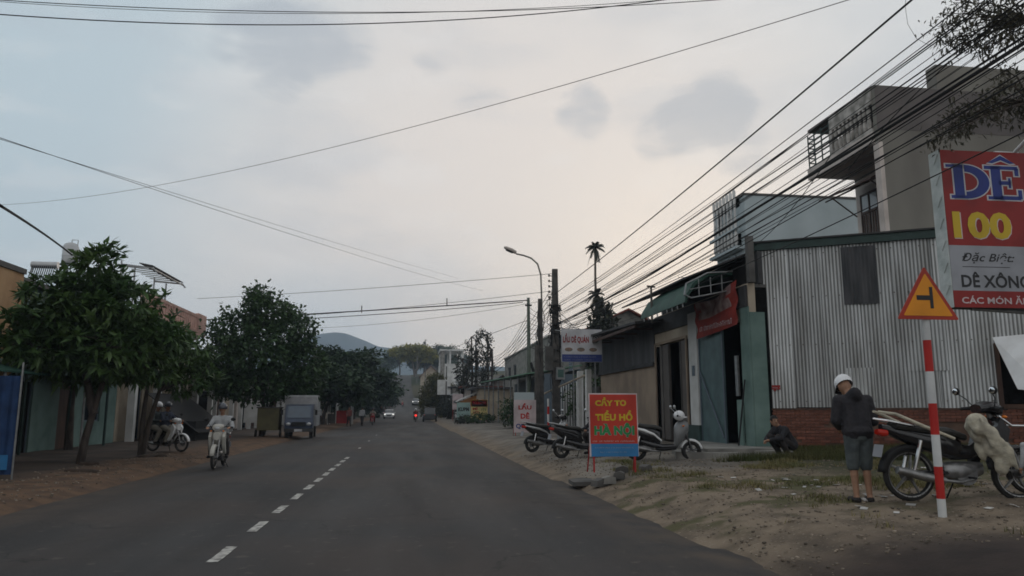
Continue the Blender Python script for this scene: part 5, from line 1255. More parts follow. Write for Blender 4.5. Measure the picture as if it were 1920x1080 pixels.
# ============================================================ CARS AND TRUCK
def wheel4(t, xs_, w, R, vox=None):
    for (x, y) in [(x, s*w) for x in xs_ for s in (-1, 1)]:
        s = 1 if y > 0 else -1
        wo = MB().lathe([(.001, -.09*s), (R*.6, -.1*s), (R, -.08*s), (R, .08*s), (R*.62, .1*s)], 20, (x, y, R), 'Y').build('wheel', M['tyre'], t, smooth=True)
        MB().lathe([(.001, .085*s), (R*.3, .1*s), (R*.55, .085*s), (R*.62, .1*s)], 14, (x, y, R), 'Y').build('rim', M['alu'], wo, smooth=True)
def car(label, loc, rz, bm, lit=False, van=False, group=None, red=False):
    """origin on the ground, forward +X"""
    t = thing('parked_car' if van else 'car', label, 'car', loc, rz, group)
    Lh = 2.1; roof = 1.75 if van else 1.45
    mb = MB(); mb.loft([(-Lh, 0, .62, .72, .26), (-Lh+.15, 0, .62, .84, .36), (-1, 0, .62, .87, .40), (.9, 0, .62, .87, .38), (1.7, 0, .58, .82, .30), (Lh, 0, .54, .70, .22)], 16, 4); mb.build('body', M[bm], t, smooth=True)
    cz_ = (roof+.9)/2; hh = (roof-.85)/2
    mb = MB(); mb.loft([(-1.9 if van else -1.5, 0, .95, .70, .08), (-1.7 if van else -1.1, 0, cz_, .72, hh), (.35, 0, cz_, .72, hh), (.95, 0, .96, .70, .1)], 14, 4); mb.build('cabin', M['glass'], t, smooth=True)
    mb = MB(); mb.loft([(-1.75 if van else -1.15, 0, roof, .62, .03), (-.4, 0, roof+.03, .68, .04), (.35, 0, roof, .64, .03)], 12, 4); mb.build('roof', M[bm], t, smooth=True)
    for s in (-1, 1):
        MB().ball((1.98, s*.58, .68), (.10, .17, .09), 12, 8).build('headlight', M['lamp_on' if lit else 'silver'], t, smooth=True)
        MB().ball((-2.03, s*.62, .8), (.06, .12, .1), 10, 6).build('tail_light', M['lamp_red' if red else 'lens_r'], t, smooth=True)
        MB().tube([(.62, s*.85, .98), (.62, s*1.0, 1.02)], [.02, .07], 8).build('mirror', M[bm], t)
    MB().b2(2.06, 2.12, -.4, .4, .5, .66).build('grille', M['black'], t); MB().b2(2.1, 2.13, -.25, .25, .36, .46).build('number_plate', M['p_white'], t)
    wheel4(t, (-1.3, 1.3), .78, .31); return t
car('white car with headlights on coming down the road', (-3.35, 128, hill(128)), math.radians(-90), 'whitep', True)
car('pale car with headlights on further up the hill by the right edge', (1.6+roadx(176)*.5, 176, hill(176)), math.radians(-92), 'silver', True)
car('dark van parked at the right roadside beyond the boards', (2.55, 96, .0), math.radians(88), 'blackp', van=True)
rm = motorbike('cub', 'motorbike with a lit red tail lamp left of the dark parked van', (.75, 93, 0), math.radians(90), 'blackp', 'redp', mirrors=False); rm.children
MB().ball((-.93, 0, .8), (.05, .14, .12), 10, 6).build('brake_lamp', M['lamp_red'], rm)
figure('rider in red on the motorbike with the lit tail lamp', (.75, 93, 0), math.radians(90), SIT, 'shirt_r', 'trouser', head='helmet_w', vox=.035)

tk = thing('truck', 'small blue cab truck with grey box body parked facing the camera at the left roadside', 'truck', (-5.75, 41.6, .02), math.radians(-87))
mb = MB(); mb.prism([(.10, .42), (1.05, .42), (1.12, .80), (1.02, 1.02), (.72, 1.72), (.10, 1.76)], -.70, .70); mb.build('cab', mat('truck cab blue paint', (.055, .075, .115), (.04, .05, .08), 3, .4), tk)
n = Vector((1.02-.72, 1.02-1.72)); MB().add([(1.035, -.6, 1.06), (1.035, .6, 1.06), (.765, .57, 1.66), (.765, -.57, 1.66), (1.0, -.6, 1.06), (1.0, .6, 1.06), (.74, .57, 1.66), (.74, -.57, 1.66)], [(0, 1, 2, 3), (4, 7, 6, 5), (0, 4, 5, 1), (1, 5, 6, 2), (2, 6, 7, 3), (3, 7, 4, 0)]).build('windscreen', mat('blue reflecting windscreen', (.02, .05, .09), rough=.12, spec=.8), tk)
for s in (-1, 1):
    MB().prism([(.25, 1.08), (.92, 1.08), (.70, 1.60), (.25, 1.62)], s*.702, s*.712).build('side_window', M['glass'], tk)
    MB().ball((1.09, s*.52, .74), (.06, .14, .09), 12, 8).build('headlight', M['silver'], tk, smooth=True)
    b = MB(); b.tube([(.95, s*.72, 1.5), (1.05, s*.86, 1.45)], .012, 5); b.b2(1.03, 1.06, s*.80, s*.92, 1.2, 1.46); b.build('mirror', M['black'], tk)
MB().b2(1.08, 1.16, -.72, .72, .34, .52).build('bumper', M['blackp'], tk); MB().b2(1.10, 1.125, -.36, .36, .62, .84).build('grille', M['black'], tk); MB().b2(1.162, 1.17, -.2, .2, .36, .48).build('number_plate', M['p_white'], tk)
mb = MB(); mb.b2(-2.2, .05, -.82, .82, .62, 2.2); bx_ = mb.build('cargo_box', mat('grey metal box body', (.34, .34, .35), (.24, .24, .25), 2, .5, metal=.3), tk)
mb = MB()
for s in (-1, 1):
    for k in range(7): mb.b2(-2.2+k*.37, -2.16+k*.37, s*.825, s*.85, .62, 2.2)
    mb.b2(-2.22, .07, s*.80, s*.86, 2.16, 2.24); mb.b2(-2.2, .05, s*.822, s*.84, 1.28, 1.34)
mb.b2(.04, .08, -.85, .85, 2.14, 2.24); mb.build('box_rib', M['silver'], bx_)
MB().b2(-2.3, .9, -.35, .35, .36, .6).build('chassis', M['black'], tk)
wheel4(tk, (-1.5, .62), .62, .29)
cart = thing('handcart', 'olive yellow panelled cart standing left of the small truck', 'cart', (-7.35, 41.6, .08), math.radians(-90))
MB().b2(-.5, .5, -.55, .55, .35, 1.5).build('cart_body', mat('olive yellow panel', (.11, .10, .05), (.08, .07, .04), 2), cart); MB().b2(-.55, .55, -.6, .6, 1.5, 1.56).build('cart_top', M['conc_d'], cart)
for s in (-1, 1): MB().lathe([(.001, -.03), (.2, -.03), (.2, .03), (.001, .03)], 16, (.3, s*.62, .2), 'Y').build('wheel', M['tyre'], cart)
# people along the left roadside
figure('man in white shirt standing on the left pavement beyond the truck', (-7.9, 68, gz(-7.9, 68)), math.radians(-80), STAND, 'shirt_w', 'trouser', vox=.035)
figure('man in dark clothes walking at the road edge, left of the white shirted walker', (-5.35, 69, .02), math.radians(-70), WALK, 'shirt_r', 'trouser', vox=.035)
figure('man in pale shirt and black trousers walking along the left road edge', (-4.35, 71.5, .02), math.radians(80), WALK, 'shirt_w', 'trouser', vox=.035)
far_b = motorbike('cub', 'motorbike with rider on the left lane just beyond the two walkers', (-3.5, 74, .02), math.radians(-90), 'redp', 'blackp', mirrors=False)
far_p = figure('rider in pale pink on the motorbike beyond the two walkers', (-3.5, 74, .02), math.radians(-90), SIT, 'khaki', 'trouser', head='helmet_d', vox=.035)
G5 = 'distant riders on the hill road'
for k, (px, y) in enumerate(((731, 168), (755, 172), (722, 150), (748, 205), (716, 160), (741, 232))):
    x = PY(px, 740, y).x
    dup(far_b, (x, y, hill(y)), math.radians(-90 if x < -1.5 else 90), 'distant motorbike on the hill road, %s' % ['just above the white car', 'left of the pale car', 'low down by the left edge', 'halfway up the slope', 'hugging the left kerb', 'highest one near the top'][k], 'distant motorbikes on the hill road')
    dup(far_p, (x, y, hill(y)), math.radians(-90 if x < -1.5 else 90), 'distant rider on the hill road, %s' % ['just above the white car', 'left of the pale car', 'low down by the left edge', 'halfway up the slope', 'hugging the left kerb', 'highest one near the top'][k], G5)
# ============================================================ TREES AND PLANTS
def leaf_arrays(cen, nrm_dirs, size, wid, rg, droop=.2):
    """two-triangle folded leaves; cen (n,3) base points, nrm_dirs (n,3) growth directions"""
    n = len(cen); d = nrm_dirs/np.linalg.norm(nrm_dirs, axis=1, keepdims=True)
    up = rg.normal(0, .45, (n, 3))+np.array([0, 0, 1.]); s = np.cross(d, up); s /= np.linalg.norm(s, axis=1, keepdims=True)+1e-6
    f = np.cross(s, d); L_ = size*rg.uniform(.65, 1.2, (n, 1)); w = L_*wid
    tip = cen+d*L_; tip[:, 2] -= (L_*droop)[:, 0]; mid = cen+d*L_*.5
    a = mid+s*w-f*w*.35; b = mid-s*w-f*w*.35
    v = np.stack([cen, a, tip, b], 1).reshape(-1, 3)
    i = np.arange(n)*4; fc = np.stack([i, i+1, i+2, i, i+2, i+3], 1).reshape(-1, 3)
    return v, fc
def np_mesh(name, v, fc, mt, parent=None):
    me = bpy.data.meshes.new(name); me.vertices.add(len(v)); me.vertices.foreach_set('co', v.astype(np.float32).ravel())
    k = fc.shape[1]; me.loops.add(len(fc)*k); me.loops.foreach_set('vertex_index', fc.astype(np.int32).ravel())
    me.polygons.add(len(fc)); me.polygons.foreach_set('loop_start', np.arange(0, len(fc)*k, k, dtype=np.int32)); me.polygons.foreach_set('loop_total', np.full(len(fc), k, dtype=np.int32))
    me.materials.append(mt); me.update(calc_edges=True); me.validate()
    o = bpy.data.objects.new(name, me); COL.objects.link(o); o.parent = parent; return o
def crown_leaves(blobs, ncl, per, size, wid, spread, seed, shell=.55, droop=.2, flat=1.):
    """clusters of leaves round many twig ends spread through ellipsoid blobs (c, (rx,ry,rz))"""
    rg = np.random.default_rng(seed); vol = np.array([b[1][0]*b[1][1]*b[1][2] for b in blobs])**.67; pk = rg.choice(len(blobs), ncl, p=vol/vol.sum())
    C = np.array([b[0] for b in blobs])[pk]; Rr = np.array([b[1] for b in blobs])[pk]
    u = rg.normal(0, 1, (ncl, 3)); u /= np.linalg.norm(u, axis=1, keepdims=True); rad = shell+(1-shell)*rg.random((ncl, 1))**.7
    rad *= 1+.16*rg.normal(0, 1, (ncl, 1))*(rg.random((ncl, 1)) < .5)
    tw = C+u*Rr*rad
    base = np.repeat(tw, per, 0); out_ = np.repeat(u, per, 0)
    dirs = rg.normal(0, 1, base.shape)*np.array([1, 1, flat]) + out_*.7 + np.array([0, 0, .1])
    base = base + rg.normal(0, spread, base.shape)*np.array([1, 1, flat])
    v, f = leaf_arrays(base, dirs, size, wid, rg, droop); return v, f, tw
def tree(name, label, loc, trunks, blobs, ncl, per, size, wid, mt, bark, seed, spread=.12, shell=.5, group=None, tr=.12, twigs=26, droop=.2, flat=1., cat='tree', big=0):
    """trunks: list of polylines (local); limbs run from the trunk tops to the blob centres"""
    t = thing(name, label, cat, loc, 0, group); r = random.Random(seed); mb = MB(); tops = []
    for p in trunks:
        p = [Vector(q) for q in p]; k = len(p); mb.tube(p, [tr*lerp(1.15, .62, i/(k-1)) for i in range(k)], 9); tops.append(p[-1])
    mb.build('trunk', M[bark], t, smooth=True)
    lm = MB()
    v, f, tw = crown_leaves(blobs, ncl, per, size, wid, spread, seed, shell, droop, flat)
    for (c, rr) in blobs:
        c = Vector(c); s = min(tops, key=lambda q: (q-c).length); m = s.lerp(c, .5)+Vector((r.uniform(-.2, .2), r.uniform(-.2, .2), r.uniform(-.1, .25)))
        lm.tube([s-Vector((0, 0, .1)), m, c], [tr*.55, tr*.38, tr*.2], 6)
    for k in range(min(twigs, len(tw))):
        e = Vector(tw[k]); c = min(blobs, key=lambda b: (Vector(b[0])-e).length)[0]; c = Vector(c)
        lm.tube([c, c.lerp(e, .55)+Vector((0, 0, .08)), e], [tr*.22, tr*.14, tr*.06], 5)
    lm.build('branch', M[bark], t, smooth=True)
    if big:
        # the largest outer leaves on the side of the road, each one a leaf of its own
        me = bpy.data.meshes.new('leaf'); me.from_pydata([(0, 0, 0), (.3, .17, -.03), (.55, .13, -.06), (1, 0, -.22), (.55, -.13, -.06), (.3, -.17, -.03), (.5, 0, .02)], [], [(0, 1, 6), (1, 2, 6), (2, 3, 6), (3, 4, 6), (4, 5, 6), (5, 0, 6)]); me.materials.append(mt if not isinstance(mt, str) else M[mt])
        order = sorted(range(len(tw)), key=lambda i: -(tw[i][2]*.5 - tw[i][1]*1.1 + r.random()*1.5))[:big//6]
        for i in order:
            e = Vector(tw[i])
            for q in range(6):
                o = bpy.data.objects.new('leaf', me); COL.objects.link(o); o.parent = t; o.location = e; s_ = size*r.uniform(.85, 1.35)
                o.scale = (s_, s_*1.1, s_); o.rotation_euler = (r.uniform(-.4, .4), r.uniform(-.9, .5), q*1.047+r.uniform(-.3, .3))
    o = np_mesh('crown', v, f, mt if not isinstance(mt, str) else M[mt], t); tag(o, kind='stuff')
    return t

def at(px, py, Y, o):
    p = PY(px, py, Y); return (p.x-o[0], p.y-o[1], p.z-o[2])
# tree 1: broad leaved tree nearest on the left
o1 = (-8.49, 21.3, .08)
bl = [((at(px, py, Y, o1)), (rx, ry, rz)) for (px, py, Y, rx, ry, rz) in (
    (190, 520, 21.3, .85, .9, .75), (130, 570, 21, 1.1, 1.1, .8), (80, 600, 20.5, .75, 1.0, .6), (230, 580, 21.5, 1.0, 1.1, .8), (100, 650, 21, 1.3, 1.2, .75), (210, 650, 21.2, 1.2, 1.3, .8), (300, 630, 22, .8, 1.0, .6), (60, 645, 20.5, .55, .9, .4), (170, 690, 21.5, 1.1, 1.0, .45), (280, 690, 22, .7, .8, .35), (185, 495, 21.2, .45, .5, .6))]
tree('broadleaf_tree', 'large dark broad leaved tree, nearest on the left, with one thick leaning trunk', o1,
     [[(0, 0, 0), (.08, 0, .7), (.2, .05, 1.4), (.42, 0, 2.3)], [(.2, .05, 1.3), (.0, .1, 2.0), (-.2, .1, 2.6)]], bl, 620, 15, .33, .15, 'leaf', 'bark', 3, spread=.05, tr=.10, twigs=60, big=280)
for (px, yb, Y, lb) in ((128, 830, 25.2, 'second thinner trunked tree behind the nearest broad leaved tree'),):
    p = PZ(px, 845, .1); oo = (p.x, p.y, .08)
    tree('broadleaf_tree', lb, oo, [[(0, 0, 0), (-.05, 0, 1.5), (0, 0, 3)]], [((0, 0, 3.6), (1.4, 1.2, 1.0)), ((-.9, .3, 3.1), (1.0, 1, .7)), ((1, .2, 3.2), (1.1, 1, .8))], 300, 10, .30, .23, 'leaf', 'bark', 5, tr=.13)
o2 = (-8.1, 24.6, .08)
bl = [((at(px, py, Y, o2)), (rx, ry, rz)) for (px, py, Y, rx, ry, rz) in ((290, 640, 24.5, 1.1, 1.2, .9), (350, 665, 25, .8, 1.0, .65), (260, 680, 24.5, 1.0, 1.1, .6), (340, 715, 25, .7, .8, .42), (380, 700, 25.5, .45, .7, .4), (240, 610, 25, .9, 1.0, .8))]
tree('broadleaf_tree', 'lower broad leaved tree with slim forked trunks right of the nearest tree', o2,
     [[(0, 0, 0), (-.02, 0, 1), (.02, .1, 2.2)], [(.05, 0, .1), (.2, 0, 1.1), (.42, .05, 2.1)]], bl, 330, 14, .30, .15, 'leaf', 'bark', 8, spread=.05, tr=.085, twigs=40)
o3 = (-7.79, 41.9, .08)
bl = [((at(px, py, Y, o3)), (rx, ry, rz)) for (px, py, Y, rx, ry, rz) in ((500, 585, 42, 1.4, 1.5, 1.0), (440, 625, 42, 1.5, 1.6, 1.2), (545, 625, 42, 1.4, 1.6, 1.2), (490, 660, 41.5, 2.1, 2.0, 1.4), (410, 675, 42, 1.2, 1.4, 1.0), (570, 680, 42.5, 1.2, 1.4, 1.1), (480, 720, 41.8, 2.2, 1.8, .9), (420, 720, 42, 1.1, 1.2, .7), (560, 725, 42.5, 1.2, 1.3, .6), (485, 560, 42, .7, .7, .6))]
tree('street_tree', 'rounded dense dark green street tree just before the small truck', o3, [[(0, 0, 0), (.05, 0, 1.2), (.0, 0, 2.4)], [(.05, 0, .1), (.3, .1, 1.3), (.6, .1, 2.4)]], bl, 1500, 12, .26, .30, 'leaf2', 'bark', 12, spread=.16, tr=.13, twigs=70)
for k, (px, yb, Y) in enumerate(((356, 800, 46),)):
    p = PY(px, 768, Y); tree('street_tree', 'thin young tree between the two big dark crowns', (p.x, Y, .1), [[(0, 0, 0), (0, 0, 3)]], [((0, 0, 3.6), (1.3, 1.2, 1.2))], 200, 10, .24, .28, 'leaf2', 'bark', 15, tr=.07)
# feathery flame trees further along
sp = [(618, 722, 62, 3.0), (640, 712, 74, 3.4), (668, 706, 92, 4.2), (690, 716, 115, 4.8), (705, 740, 140, 4.6), (652, 690, 84, 3.6)]
lbs = ['spreading feathery dark tree right behind the small truck', 'second feathery tree beyond the truck, over the stall', 'wide topped feathery tree over the middle of the row', 'feathery tree reaching furthest over the road', 'farthest and lowest of the feathery trees at the hill foot', 'tall flat topped feathery tree rising at the back of the row']
for k, (px, py, Y, R_) in enumerate(sp):
    x = -8.2-(k == 5)*2.5; c = PY(px, py-(6 if k in (0, 1) else 0), Y); z0 = gz(x, Y)
    cx_ = c.x-x; cz_ = c.z-z0; rr = random.Random(k); bl = [((cx_+rr.uniform(-R_*.6, R_*.6), rr.uniform(-R_*.5, R_*.5), cz_+rr.uniform(-.45, .4)*R_), (R_*.52, R_*.55, R_*.24)) for _ in range(9)]
    bl += [((cx_*.5-(R_*.4 if k in (0, 1, 5) else 0), 0, cz_-R_*(.3 if k in (0, 1, 5) else .6)), (R_*.55, R_*.5, R_*.22)), ((cx_*.5-R_*.5, 0, cz_-R_*(.3 if k in (0, 1, 5) else .8)), (R_*.4, R_*.4, R_*.2))]
    tree('flame_tree', lbs[k], (x, Y, z0), [[(0, 0, 0), (.15, 0, cz_*.25), (.3+cx_*.15, 0, cz_*.5)], [(0, 0, .2), (-.3, .2, cz_*.3), (-.5, .3, cz_*.55)]], bl, 620, 14, .34+.002*Y, .30, 'leaf3', 'bark', 20+k, spread=.35, tr=.17, flat=.45, group='feathery trees along the left roadside', twigs=20)
# trees massed beyond: left of the hill road and behind the left houses
r = random.Random(9)
desc = ['small', 'dark', 'broad', 'leaning', 'thin', 'bushy', 'tall', 'rounded', 'ragged', 'squat']
far_tree_specs = []
for k in range(16):
    y = 150+k*11; left = k % 2 == 0; x = roadx(y)+(-10-r.uniform(0, 5) if left else 10.0+r.uniform(0, 7)); R_ = r.uniform(2.4, 3.8)
    far_tree_specs.append((x, y, R_))
for k in range(10):
    far_tree_specs.append((-26+k*5.4+r.uniform(-1, 1), 300+r.uniform(-10, 30), r.uniform(4, 6)))
for k in range(10):
    far_tree_specs.append((-24-r.uniform(0, 10), 45+k*14, r.uniform(3, 4)))
protoT = []
for k in range(4):
    rr = random.Random(40+k); bl = [((rr.uniform(-.7, .7), rr.uniform(-.7, .7), 1.5+rr.uniform(-.35, .5)), (.55, .55, .38)) for _ in range(6)]
    t = tree('far_tree', 'x', (0, 0, 0), [[(0, 0, 0), (.05, 0, .5), (0, 0, 1.1)]], bl, 330, 11, .13, .32, 'leaf3' if k % 2 else 'leaf2', 'bark', 40+k, spread=.09, tr=.06, twigs=8)
    protoT.append(t)
used = [False]*4; ORD = ['first', 'second', 'third', 'fourth', 'fifth', 'sixth', 'seventh', 'eighth', 'ninth', 'tenth']
ords = ['lowest', 'second lowest', 'third', 'fourth', 'fifth', 'sixth', 'seventh', 'topmost']
nL = nR = 0
for k, (x, y, R_) in enumerate(far_tree_specs):
    if k < 16:
        if k % 2 == 0: lb = '%s tree up the left side of the hill road' % ords[nL]; nL += 1
        else: lb = '%s tree up the right side of the hill road' % ords[nR]; nR += 1
        g = 'trees along the hill road'
    elif k < 26: lb = 'dark tree in the skyline row along the hill crest, %s from the left' % ORD[k-16]; g = 'trees on the hill crest'
    else: lb = 'dark tree behind the houses on the left, %s nearest' % ORD[k-26]; g = 'trees behind the left houses'
    i = k % 4; z = gz(x, y)-.2+(0 if y < 120 else min(max(abs(x)-9, 0), 120)*.02)
    if not used[i]:
        t = protoT[i]; used[i] = True; t.location = (x, y, z); t.rotation_euler = (0, 0, k); t['label'] = lb; t['group'] = g; t.scale = (R_,)*3
    else: t = dup(protoT[i], (x, y, z), k*1.3, lb, g, R_)
# olive bush at the right roadside and the yellow spreading tree
x, Y = 3.7, 112
tree('olive_bush', 'olive brown leafy tree bulging over the right edge of the road', (x, Y, .2), [[(0, 0, 0), (0, 0, 2)]], [((-.3, 0, 3.2), (1.9, 2, 2.0)), ((.2, 0, 5.2), (1.5, 1.6, 1.3)), ((-.9, 0, 1.7), (1.3, 1.4, 1.3)), ((1.2, .3, 4), (1.4, 1.5, 1.5)), ((.9, 0, 1.6), (1.5, 1.5, 1.2))], 900, 12, .34, .35, 'leaf_o', 'bark', 60, spread=.2)
Y = 236; c = PY(776, 664, Y); x = PY(778, 700, Y).x; z0 = hill(Y)+1
bl = []
for (px, py, a, b_) in ((750, 660, 3.4, 1.2), (770, 655, 3.8, 1.3), (790, 658, 3.6, 1.6), (802, 668, 3.0, 1.9), (778, 666, 3.4, 1.3), (760, 672, 1.6, .7)): q = PY(px, py, Y); bl.append(((q.x-x, 0, q.z-z0), (a, a, b_)))
tree('yellow_tree', 'spreading yellow green tree on the hilltop with pale open branches', (x, Y, z0), [[(0, 0, 0), (-.5, 0, 3), (-1, 0, 5)], [(0, 0, 1), (1.2, 0, 4), (2, 0, 6)]], bl, 620, 12, .75, .33, 'leaf_y', 'barkg', 61, spread=.5, tr=.35, flat=.5)
p = PY(797, 640, 250); tree('conifer', 'small dark pointed conifer rising right of the yellow tree', (p.x, 250, hill(250)), [[(0, 0, 0), (0, 0, p.z-hill(250)-.5)]], [((0, 0, p.z-hill(250)-q*1.2), (.4+.35*q, .4+.35*q, .8)) for q in range(7)], 260, 10, .6, .25, 'leaf_g', 'bark', 62, spread=.2, tr=.15)
# tall thin ragged trees
for k, (px, Y, top, lb) in enumerate(((884, 85, 626, 'tall thin ragged tree with dark tufts, left one of the pair'), (914, 86, 622, 'tall thin ragged tree with dark tufts, right one of the pair'), (868, 90, 668, 'shorter ragged tree left of the tall thin pair'))):
    x = PY(px, 700, Y).x; z0 = gz(x, Y); H_ = PY(px, top, Y).z-z0; rr = random.Random(70+k)
    bl = [((rr.uniform(-.75, .75), rr.uniform(-.6, .6), H_*q), (rr.uniform(.3, .6), .45, rr.uniform(.35, .7))) for q in np.linspace(.28, .97, 15)]
    tree('ragged_tree', lb, (x, Y, z0), [[(0, 0, 0), (.1, 0, H_*.5), (-.05, 0, H_*.97)], [(.3, 0, 0), (.5, 0, H_*.4), (.55, 0, H_*.8)]], bl, 120, 10, .34, .25, 'leaf_g', 'bark', 70+k, spread=.15, tr=.13, twigs=60)
# areca palm with a lower palm in front
def palm(label, loc, H_, nf, fl, seed, bot=False):
    t = thing('palm_tree', label, 'palm tree', loc); rr = random.Random(seed); rg = np.random.default_rng(seed)
    MB().tube([(0, 0, 0), (.08, 0, H_*.4), (-.03, 0, H_*.8), (0, 0, H_)], [.12, .10, .085, .07], 8).build('trunk', M['barkg'], t, smooth=True)
    for k in range(nf):
        a = 6.283*k/nf+rr.uniform(-.3, .3); el = rr.uniform(-.9, 1.35); pts = []
        for i in range(9):
            s_ = i/8; rad = fl*s_*math.cos(el)*(1-.15*s_); z = H_+fl*(s_*math.sin(el)-.55*s_*s_)
            pts.append((rad*math.cos(a), rad*math.sin(a), z))
        m = MB(); m.tube(pts, [.025*(1-.1*i) for i in range(9)], 4); v = []; f = []
        P_ = [Vector(p) for p in pts]
        for i in range(1, 9):
            for q in range(3):
                b = P_[i-1].lerp(P_[i], q/3); dr = (P_[i]-P_[i-1]).normalized(); sd_ = dr.cross(Vector((0, 0, 1))).normalized()
                ll = fl*.32*(1-abs(i/8-.45))*rr.uniform(.7, 1.1)
                for s in (-1, 1):
                    e = b+sd_*s*ll*.8+dr*ll*.5-Vector((0, 0, ll*.45)); w = dr*.05*fl/1.2; m.add([b-w, b+w, e], [(0, 1, 2)])
        m.build('frond', M['leaf_g'], t, fix=False)
    return t
p = PY(1116, 470, 50); palm('slender areca palm with a single tuft high above the roofs', (p.x, 50, .8), p.z-.8+.2, 20, 1.0, 2)
p = PY(1119, 552, 47); palm('lower palm tuft halfway up beside the slender palm', (p.x, 47, .8), p.z-.8, 16, .95, 4)
x = p.x; tree('palm_thicket', 'dark leafy thicket at the foot of the slender palms, above the flat roof', (x, 46, .8), [[(0, 0, 0), (0, 0, 3.8)]], [((0, 0, 4.8), (1.0, 1, .7)), ((.2, 0, 5.8), (.85, .8, .8)), ((0, 0, 6.8), (.6, .6, .7)), ((.4, 0, 3.8), (1.4, 1, .8))], 300, 9, .42, .22, 'leaf_g', 'bark', 78, spread=.15)
# shrubs
def shrub(name, label, loc, rx, rz, n_, seed, mt='leaf2', size=.16, cat='bush'):
    t = thing(name, label, cat, loc); v, f, tw = crown_leaves([((0, 0, rz*.55), (rx, rx, rz*.55))], n_, 9, size, .3, .08, seed, .35)
    np_mesh('foliage', v, f, M[mt], t).__setitem__('kind', 'stuff'); m = MB(); r_ = random.Random(seed)
    for k in range(9): m.tube([(0, 0, -.05), (r_.uniform(-rx, rx)*.5, r_.uniform(-rx, rx)*.5, rz*.7)], [.02, .008], 5)
    m.build('stem', M['bark'], t); return t
for (bx_, rx, rz) in BUSH_TODO:
    v, f, tw = crown_leaves([((0, 0, rz*.55), (rx, rx, rz*.55))], 200, 9, .2, .3, .08, 99, .35); tag(np_mesh('foliage', v, f, M['leaf2'], bx_), kind='stuff')
shrub('roadside_bush', 'dark bush growing at the foot of the green roofed shed', (6.6, 47, .4), 1.1, 1.8, 220, 81)
shrub('roadside_bush', 'low green shrub under the yellow board', (6.0, 64, .3), 1.3, .8, 160, 82)
shrub('roadside_bush', 'low shrub under the pale green board', (4.7, 66, .3), .8, .6, 100, 83, 'leaf_g')
shrub('roadside_bush', 'dark hedge clump by the dark parked van', (4.9, 98, .3), 1.3, 2.4, 200, 84, 'leaf_g', .25)
# overhanging branch, top right
tt = thing('roadside_tree', 'leafy branches of a roadside tree hanging in from the upper right corner', 'tree', (11.2, 9.2, .5))
def branch_tree():
    rg = np.random.default_rng(5); r_ = random.Random(5); O = Vector((11.2, 9.2, .5)); mb = MB(); mb.tube([(0, 0, 0), (.15, .1, 3), (0, 0, 6.0), (-.2, .1, 8.2)], [.2, .17, .13, .07], 10); mb.build('trunk', M['bark'], tt, smooth=True)
    ends = []; lm = MB()
    specs = []
    for (px, py) in ((1775, 25), (1790, 60), (1760, 50), (1800, 15), (1830, 40), (1810, 85), (1845, 70), (1870, 45), (1835, 98), (1870, 90), (1895, 70), (1900, 30), (1850, 10), (1915, 50), (1780, 100), (1785, 5), (1880, 15), (1765, 85), (1930, 90), (1940, 20)): specs.append((px, py, 9.6, (1925, 40)))
    for (px, py) in ((1795, 225), (1765, 255), (1770, 235), (1820, 205), (1850, 200), (1880, 205), (1905, 190), (1780, 205), (1810, 232), (1865, 165), (1900, 160), (1885, 130), (1915, 215), (1760, 265), (1755, 245), (1845, 215)): specs.append((px, py, 9.9, (1930, 190)))
    for (px, py, Y, s) in specs:
        e = PY(px+r_.uniform(-5, 5), py, Y+r_.uniform(-.4, .4))-O; a = PY(s[0], s[1], 9.7)-O
        m = a.lerp(e, .55)+Vector((0, r_.uniform(-.1, .1), .08)); lm.tube([a, m, e], [.022, .012, .005], 5); ends.append(e)
        for q in range(5): e2 = m.lerp(e, r_.uniform(.1, 1.1))+Vector((r_.uniform(-.16, .16), r_.uniform(-.2, .2), r_.uniform(-.16, .14))); lm.tube([m.lerp(e, .5), e2], [.007, .003], 4); ends.append(e2)
    for s in ((1925, 40), (1930, 190)):
        a = PY(s[0], s[1], 9.7)-O; lm.tube([(-.05, 0, a.z-1.2), (a+Vector((.5, 0, -.4))), a], [.07, .045, .024], 7)
    lm.build('branch', M['bark'], tt, smooth=True)
    E_ = np.array([tuple(e) for e in ends]); base = np.repeat(E_, 13, 0)+rg.normal(0, .085, (len(E_)*13, 3)); d = rg.normal(0, 1, base.shape)+np.array([0, 0, -.6])
    v, f = leaf_arrays(base, d, .095, .17, rg, .3); tag(np_mesh('foliage', v, f, M['leaf_b'], tt), kind='stuff')
branch_tree()

